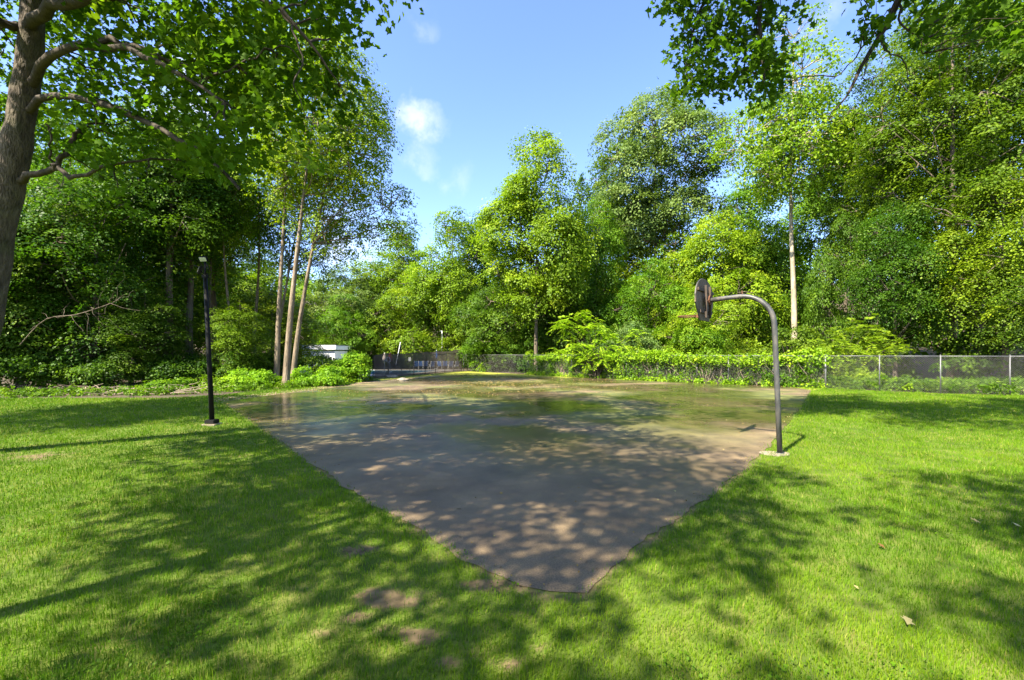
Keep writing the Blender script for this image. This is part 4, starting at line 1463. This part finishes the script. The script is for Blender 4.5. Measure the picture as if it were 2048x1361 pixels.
def pool_yard():
    deck = plain('pool_deck', (.36, .33, .29), .8)
    sheet('pool_deck', [(-26, 43), (-12.5, 40.5), (-7.2, 55), (-5, 70), (-30, 72)], .02, deck, 'pale concrete deck around the pool')
    wm, nt, L = mat('pool_water')
    out = N(nt, 'ShaderNodeOutputMaterial')
    pb = N(nt, 'ShaderNodeBsdfPrincipled', i_Roughness=.08)
    pb.inputs['Base Color'].default_value = (.16, .42, .58, 1)
    no = N(nt, 'ShaderNodeTexNoise', i_Scale=2.5, i_Detail=3.0)
    bp = N(nt, 'ShaderNodeBump', i_Strength=.15, i_Distance=.05)
    L(no.outputs['Fac'], bp.inputs['Height']); L(bp.outputs[0], pb.inputs['Normal']); L(pb.outputs[0], out.inputs[0])
    sheet('pool_water', [(-17.5, 44.5), (-11.6, 44.5), (-9.5, 54), (-18.5, 54)], .035, wm, 'light blue water of the swimming pool')
    white = plain('white_paint', (.80, .80, .78), .45)
    blue = plain('blue_sling', (.05, .16, .48), .6)
    red = plain('red_canvas', (.45, .03, .03), .7)
    cream = plain('cream_canvas', (.72, .60, .52), .7)
    # deck chairs
    labels = ['leftmost', 'second', 'third', 'fourth', 'fifth', 'sixth', 'seventh', 'rightmost']
    xs = [832, 842, 851, 863, 881, 891, 901, 912]
    proto = None
    for i, px in enumerate(xs):
        Y = 58.0 + .5 * (i % 3)
        lab = (labels[i] + ' blue deck chair in the row behind the dark screen') if i in (0, 7) else (labels[i] + ' from the left of the blue deck chairs behind the dark screen')
        if proto is None:
            r = empty('deck_chair', (tx(px, Y), Y, .02), R(200))
            for sx in (-1, 1):
                MB().tube([(sx * .29, -.28, 0), (sx * .29, -.22, .45), (sx * .29, .30, .42), (sx * .29, .52, 1.15)], .028, 6).build('side_frame', white, r, smooth=True)
                MB().tube([(sx * .29, .36, 0), (sx * .29, .10, .62), (sx * .29, -.30, .64)], .025, 6).build('armrest', white, r, smooth=True)
            MB().box((0, .03, .43), (.54, .52, .03)).build('seat', blue, r)
            rot = Matrix.Rotation(R(-17), 3, 'X')
            MB().box((0, .41, .80), (.54, .03, .66), rot).build('backrest', blue, r)
            proto = r
        else:
            r = copy_tree(proto, tx(px, Y), Y, R(165 + 17 * (i % 4)), 1, 1, lab, z0=.02)
        tag(r, lab, 'chair', 'blue deck chairs by the pool')

    def umbrella(label, px, Y, z0, z1, material, poletop):
        x = tx(px, Y)
        r = empty('umbrella', (x, Y, .02))
        tag(r, label, 'umbrella')
        MB().tube([(0, 0, 0), (0, 0, poletop)], .03, 8).build('pole', white, r, smooth=True)
        k = MB()
        hs = np.linspace(z0, z1, 7)
        k.tube([(0, 0, h) for h in hs], [.10, .22, .25, .22, .17, .11, .04], 12).build('folded_canopy', material, r, smooth=True)
        MB().tube([(0, 0, 0), (0, 0, .08)], [.28, .24], 12).build('base', white, r, smooth=True)
    umbrella('folded red umbrella behind the left half of the dark screen', 780, 50, 1.2, 2.2, red, 2.25)
    umbrella('folded pale umbrella left of the folded red one', 769, 51, 1.2, 2.2, cream, 2.25)
    umbrella('folded blue umbrella behind the right half of the dark screen', 873, 60, 1.35, 2.55, blue, 2.75)
    # life ring on a post
    x, Y = tx(777, 47), 47
    r = empty('life_ring_stand', (x, Y, .02))
    tag(r, 'white life ring on a post behind the dark screen', 'life ring')
    MB().tube([(0, .04, 0), (0, .04, 1.75)], .03, 8).build('post', M['black_steel'], r)
    a = np.linspace(0, 2 * math.pi, 21)
    MB().tube([(math.cos(t) * .2, -.03, 1.45 + math.sin(t) * .28) for t in a], .055, 8, cap=False).build('ring', white, r, smooth=True)
    # reaching pole leaning on the fence, and a sign post with a small white plate
    r = MB().tube([P(792, 729, 45), P(801, 685, 45.5)], .04, 8).build('reaching_pole', white)
    tag(r, 'long white pool pole leaning at a slant above the dark screen', 'pole')
    r = empty('lamp_pole', (tx(884, 62), 62, .02))
    tag(r, 'thin white upright pole rising above the dark screen', 'pole')
    MB().tube([(0, 0, 0), (0, 0, 5.5)], .055, 8).build('shaft', white, r, smooth=True)
    MB().box((-.14, 0, 5.45), (.36, .12, .1)).build('arm', white, r)
    r = empty('notice_sign', (tx(819.5, 49), 49, .02))
    tag(r, 'small white notice on a post behind the middle of the dark screen', 'sign')
    MB().tube([(0, .03, 0), (0, .03, 1.7)], .025, 8).build('post', M['black_steel'], r)
    MB().box((0, 0, 1.5), (.3, .02, .42)).build('plate', white, r, bevel=.004)
    # white pool house
    Y = 52.0
    r = empty('pool_house', (tx(637, Y), Y, 0))
    tag(r, 'small white flat-roofed pool house half hidden behind the bushes', 'building')
    MB().box((0, 2, 1.25), (4.0, 4, 2.5)).build('wall', white, r)
    MB().box((0, 2, 2.9), (4.5, 4.6, .5)).build('roof', white, r, bevel=.03)
    MB().box((0, 2, 3.2), (4.3, 4.4, .1)).build('roof_edge', M['galv'], r)
    MB().box((.8, -.03, 1.05), (.95, .05, 2.1)).build('door', plain('grey_door', (.4, .42, .43)), r)
    w = MB().box((-.9, -.03, 1.5), (1.1, .05, .8)).build('window', plain('window_glass', (.05, .07, .08), .12, .6), r)
    MB().box((-.9, -.05, 1.08), (1.25, .1, .06)).build('sill', white, w)


pool_yard()


# ------------------------------------------------------------------ basketball hoop
def hoop():
    bx, by = G(1560, 909)
    root = empty('basketball_hoop', (bx, by, 0))
    tag(root, 'basketball hoop on a grey gooseneck pole with weathered fan backboard at the court edge', 'basketball hoop')
    n = Vector((-.73, .68, 0)).normalized()
    w = Vector((math.sin(R(40)), math.cos(R(40)), 0))
    steel = surf_mat('weathered_grey_paint', [(.3, (.030, .031, .030)), (.5, (.055, .055, .052)), (.72, (.11, .098, .082))], scale=7, rough=(.4, .6), bump=.2, stretch=(1, 1, .35))
    rust = surf_mat('rust', [(.3, (.045, .02, .012)), (.6, (.13, .055, .026))], scale=14, rough=(.8, .9), bump=.4)
    wood = surf_mat('weathered_board', [(.3, (.05, .035, .022)), (.5, (.13, .090, .058)), (.7, (.22, .16, .105))], scale=5, rough=(.7, .85), bump=.4, stretch=(4, 4, .5))
    darkw = surf_mat('dark_batten', [(.3, (.03, .022, .015)), (.7, (.08, .055, .038))], scale=8, rough=(.7, .85), bump=.3)
    top = Vector((-.11, .02, 2.78))
    ra = .66
    pts = [Vector((0, 0, -.05)), Vector((-.05, .01, 1.3)), top * .95 + Vector((0, 0, .07)), top]
    for k in range(1, 11):
        a = k / 10 * math.pi / 2
        pts.append(top + n * (ra * (1 - math.cos(a))) + Vector((0, 0, ra * math.sin(a))))
    end = top + n * 1.29 + Vector((0, 0, ra - .03))
    pts.append(top + n * .98 + Vector((0, 0, ra - .01)))
    pts.append(end)
    p = MB().tube([tuple(q) for q in pts], .053, 16).build('pole', steel, root, smooth=True)
    MB().tube([tuple(top + n * .62 + Vector((0, 0, ra))), tuple(top + n * .63 + Vector((0, 0, ra + .13)))], .011, 6).build('pin', rust, p)
    MB().tube([(0, 0, .0), (0, 0, .035)], [.085, .085], 14).build('collar', steel, p, smooth=True)
    # fan-shaped backboard: vertical planks cut to the outline
    bc = end + n * .14

    def ztop(u): return .50 * math.sqrt(max(0, 1 - (abs(u) / .70) ** 2.4)) + .0
    def zbot(u): return -.47 if abs(u) < .36 else -.47 + (abs(u) - .36) / .34 * .40

    def L3(u, z, d): return tuple(bc + w * u + Vector((0, 0, z)) + n * d)
    board = empty('backboard')
    board.parent = root
    npl = 7
    ws = 1.38 / npl
    for i in range(npl):
        u0 = -.69 + i * ws + .004; u1 = u0 + ws - .008
        us = np.linspace(u0, u1, 5)
        ol = [(u, zbot(u)) for u in us] + [(u, max(ztop(u), zbot(u) + .02)) for u in us[::-1]]
        k = len(ol)
        v = [L3(u, z, 0) for u, z in ol] + [L3(u, z, .03) for u, z in ol]
        f = [tuple(range(k)), tuple(range(2 * k - 1, k - 1, -1))] + [(j, (j + 1) % k, k + (j + 1) % k, k + j) for j in range(k)]
        MB().add(v, f).build('plank', wood, board)
    # metal edge band following the outline
    us = np.linspace(-.69, .69, 25)
    ol = [(u, zbot(u)) for u in us] + [(u, max(ztop(u), zbot(u) + .02)) for u in us[::-1]]
    ol.append(ol[0])
    MB().tube([L3(u, z, .015) for u, z in ol], .013, 6, cap=False).build('edge_band', steel, board)
    for z in (.22, -.28):
        ue = .60 if z > 0 else .46
        v = [L3(u, z + dz, d) for u in (-ue, ue) for dz in (-.035, .035) for d in (-.045, -.002)]
        MB().add(v, [(0, 1, 3, 2), (4, 6, 7, 5), (0, 4, 5, 1), (2, 3, 7, 6), (0, 2, 6, 4), (1, 5, 7, 3)]).build('batten', darkw, board, bevel=.004)
    for u in (-.16, .16):
        v = [L3(u + du, z, d) for du in (-.025, .025) for z in (-.42, .34) for d in (-.10, -.047)]
        MB().add(v, [(0, 1, 3, 2), (4, 6, 7, 5), (0, 4, 5, 1), (2, 3, 7, 6), (0, 2, 6, 4), (1, 5, 7, 3)]).build('upright', darkw, board, bevel=.004)
    MB().tube([L3(0, 0, -.14), L3(0, 0, -.10)], [.12, .12], 12).build('mount_plate', rust, root)
    for u, z in ((-.16, -.02), (.16, -.02)):
        MB().tube([L3(0, 0, -.12), L3(u, z, -.09)], .022, 6).build('brace', rust, root)
    # ring
    rc = bc + n * .40
    a = np.linspace(0, 2 * math.pi, 37)
    rz = 3.06 - bc.z
    MB().tube([tuple(rc + n * (.225 * math.cos(t)) + w * (  .225 * math.sin(t)) + Vector((0, 0, rz))) for t in a], .014, 8, cap=False).build('ring', rust, root, smooth=True)
    v = [L3(u, rz + dz, d) for u in (-.08, .08) for dz in (-.05, .03) for d in (.032, .19)]
    MB().add(v, [(0, 1, 3, 2), (4, 6, 7, 5), (0, 4, 5, 1), (2, 3, 7, 6), (0, 2, 6, 4), (1, 5, 7, 3)]).build('ring_bracket', rust, root, bevel=.004)
    # concrete footing
    rng = np.random.default_rng(8)
    ol = [(bx + .30 * math.cos(t) * (1 + .12 * math.sin(3 * t)) - .10, by + .22 * math.sin(t)) for t in np.linspace(0, 2 * math.pi, 22, endpoint=False)]
    o = MB().prism(ol, .002, .024).build('concrete_footing', M['concrete'])
    tag(o, 'tan concrete footing flush in the grass under the hoop pole', kind='structure')


hoop()


# ------------------------------------------------------------------ lamp post
def lamp_post():
    bx, by = G(424, 851)
    pad = MB().prism([(bx - .20, by - .19), (bx + .20, by - .19), (bx + .20, by + .19), (bx - .20, by + .19)], -.02, .055).build('concrete_pad', M['concrete'], bevel=.01)
    tag(pad, 'small square concrete pad under the lamp post', kind='structure')
    root = empty('lamp_post', (bx, by, .055))
    tag(root, 'black steel lamp post with floodlights on the lawn beside the court', 'lamp post')
    k = M['black_steel']
    lens = surf_mat('lamp_lens', [(.3, (.42, .44, .36)), (.7, (.62, .63, .52))], scale=12, rough=(.15, .25), bump=0, spec=.6)
    MB().box((0, 0, .06), (.29, .26, .12)).build('base_shoe', k, root, bevel=.015)
    MB().tube([(0, 0, .1), (-.10, 0, 2.2), (-.20, 0, 4.45)], [.068, .062, .055], 14).build('shaft', k, root, smooth=True)
    MB().tube([(-.20, 0, 4.45), (-.205, 0, 4.6), (-.205, 0, 4.86)], [.035, .03, .026], 8).build('tenon', k, root, smooth=True)
    # top floodlight tilted to the lawn
    rot = Matrix.Rotation(R(-58), 3, 'X')
    h = MB().box((-.21, -.06, 4.93), (.25, .16, .07), rot).build('floodlight', k, root, bevel=.025)
    MB().box((-.21, -.06 - .85 * .036, 4.93 - .53 * .036), (.20, .12, .014), rot).build('lens', lens, h, bevel=.004)
    MB().tube([(-.205, 0, 4.82), (-.205, .03, 4.93)], .018, 6).build('yoke', k, h)
    # lower floodlight seen from the side
    rot2 = Matrix.Rotation(R(-70), 3, 'Y') @ Matrix.Rotation(R(20), 3, 'X')
    h2 = MB().box((-.36, .02, 4.62), (.26, .20, .07), rot2).build('floodlight', k, root, bevel=.02)
    rot3 = rot2
    MB().box(tuple(Vector((-.36, .02, 4.62)) + rot2 @ Vector((0, 0, .037))), (.20, .14, .012), rot3).build('lens', lens, h2)
    MB().tube([(-.20, 0, 4.5), (-.27, 0, 4.52), (-.34, .01, 4.60)], .016, 6).build('arm', k, root, smooth=True)
    MB().tube([(-.20, 0, 4.42), (-.12, -.02, 4.5), (-.09, -.02, 4.62), (-.13, -.02, 4.78)], .012, 6).build('cable', k, root, smooth=True)
    MB().tube([(-.34, .0, 4.66), (-.44, -.02, 4.72), (-.52, -.02, 4.75)], .012, 6).build('sensor_arm', k, root, smooth=True)
    MB().box((-.205, 0, 4.42), (.14, .13, .10)).build('junction_box', k, root, bevel=.01)


lamp_post()


# ------------------------------------------------------------------ small things on the ground
def small_things():
    rng = np.random.default_rng(500)
    lit = leaf_mat('fallen_leaf', [(0, (.12, .055, .02)), (.5, (.27, .18, .05)), (1, (.32, .28, .12))], trans=.15, rough=.6, hue=0, val=0)
    cx = []
    c, n = np.zeros((0, 3)), 0
    # swept drifts in the far half, thinning towards the viewer
    for (a, b, sa, sb, k) in ((985, 768, 1.8, 2.2, 900), (1060, 776, 3.2, 2.5, 900), (910, 787, 1.2, 1.2, 260), (1000, 790, 4, 2.5, 420), (830, 800, 1.6, .5, 160), (1150, 765, 3, 2, 420), (660, 783, 3.5, .5, 260)):
        x, y = G(a, b)
        q = np.stack([x + rng.normal(size=k) * sa, y + rng.normal(size=k) * sb, np.full(k, .022)], 1)
        c = np.concatenate([c, q])
    ed = np.array(densify(COURT, .05, .0, rng))
    q = ed[rng.choice(len(ed), 900)] + rng.normal(size=(900, 2)) * .14
    c = np.concatenate([c, np.stack([q[:, 0], q[:, 1], np.full(900, .022)], 1)])
    k = 420
    Y = (4 ** .6 + rng.random(k) * (38 ** .6 - 4 ** .6)) ** (1 / .6)
    X = rng.uniform(-1, 1, k) * Y * .8
    c = np.concatenate([c, np.stack([X, Y, np.full(k, .022)], 1)])
    c = c[in_poly(c[:, 0], c[:, 1], COURT)]
    sz = .022 + .0016 * c[:, 1] * rng.uniform(.6, 1.4, len(c))
    v, f, kk = leaf_arrays(rng, c, np.array((0, 0, 1.0)) + rng.normal(size=c.shape) * .3, sz, 'quad')
    tag(obj('leaf_litter', np_mesh('leaf_litter', v, f, lit, tint=np.repeat(np.clip(.55 + .28 * rng.normal(size=len(c)), 0, 1), kk))), 'scattered small yellow leaves and petals littering the asphalt', 'litter', kind='stuff')
    # single leaves that stand out
    for (px, py, s, t, lab) in ((1815, 1255, .13, .95, 'large pale maple leaf lying in the grass at the lower right'),
                                (1951, 1050, .14, .75, 'tan curled leaf on the grass near the right edge'),
                                (2033, 1058, .12, .98, 'whitish leaf on the grass at the right edge'),
                                (1763, 1101, .10, .10, 'small orange-brown leaf in the grass on the right'),
                                (1002, 990, .07, .5, 'yellow leaf lying alone on the near asphalt'),
                                (1712, 1185, .06, .9, 'little pale leaf in the grass below the orange one'),
                                (1350, 986, .06, .95, 'pale curled leaf near the right edge of the asphalt')):
        x, y = G(px, py)
        z = .05 if px > 1400 else .03
        v, f, kk = leaf_arrays(rng, np.zeros((1, 3)), np.array([(.25, -.35, 1.0)]), np.array([s * .78]), 'maple')
        v[:, 2] += .35 * np.abs(v[:, 0]) ** 1.2
        o = obj('fallen_leaf', np_mesh('fallen_leaf', v, f, lit, tint=np.full(len(v), t)))
        o.location = (x, y, z)
        tag(o, lab, 'leaf', 'fallen leaves')
    # flat stones by the screen fence
    st = surf_mat('field_stone', [(.3, (.14, .12, .09)), (.7, (.30, .26, .20))], scale=5, rough=(.8, .9), bump=.5)
    for (px, py, sx, lab) in ((784, 755.5, .55, 'flat stone lying against the foot of the dark screen'), (806, 762, .45, 'flat stone on the back edge of the court near the screen')):
        x, y = G(px, py)
        bm = bmesh.new()
        bmesh.ops.create_icosphere(bm, subdivisions=3, radius=1)
        for q in bm.verts:
            k = 1 + .15 * math.sin(q.co.x * 5 + px) + .12 * math.cos(q.co.y * 6 + q.co.z * 3)
            q.co = Vector((q.co.x * sx * k, q.co.y * sx * .6 * k, q.co.z * .16 * k + .06))
        m = bpy.data.meshes.new('flat_stone')
        bm.to_mesh(m); bm.free()
        for p in m.polygons: p.use_smooth = True
        m.materials.append(st)
        o = obj('flat_stone', m)
        o.location = (x, y, .02)
        tag(o, lab, 'stone', 'flat stones')
    # dead fallen branch sticking out of the woods on the left
    base = P(40, 690, 23)
    root = empty('dead_branch', base)
    tag(root, 'bare dead branch reaching out of the dark woods on the left', 'branch')
    Tb = Tubes()
    def pp(*q): return P(*q) - base
    main = bez([pp(40, 690, 23), pp(90, 640, 22.5), pp(150, 630, 22), pp(200, 615, 21.8), pp(238, 600, 21.6)], 16)
    Tb.add(main, np.linspace(.03, .008, 16), 6)
    for i in range(22):
        k = rng.integers(3, 15)
        e = main[k] + np.array((rng.normal() * .7 + .3, rng.normal() * .4, rng.normal() * .8))
        Tb.add(wobble(rng, main[k], e, 5, .06), np.linspace(.012, .004, 5), 4)
    obj('twigs', Tb.mesh('twigs', M['bark']), root)


small_things()
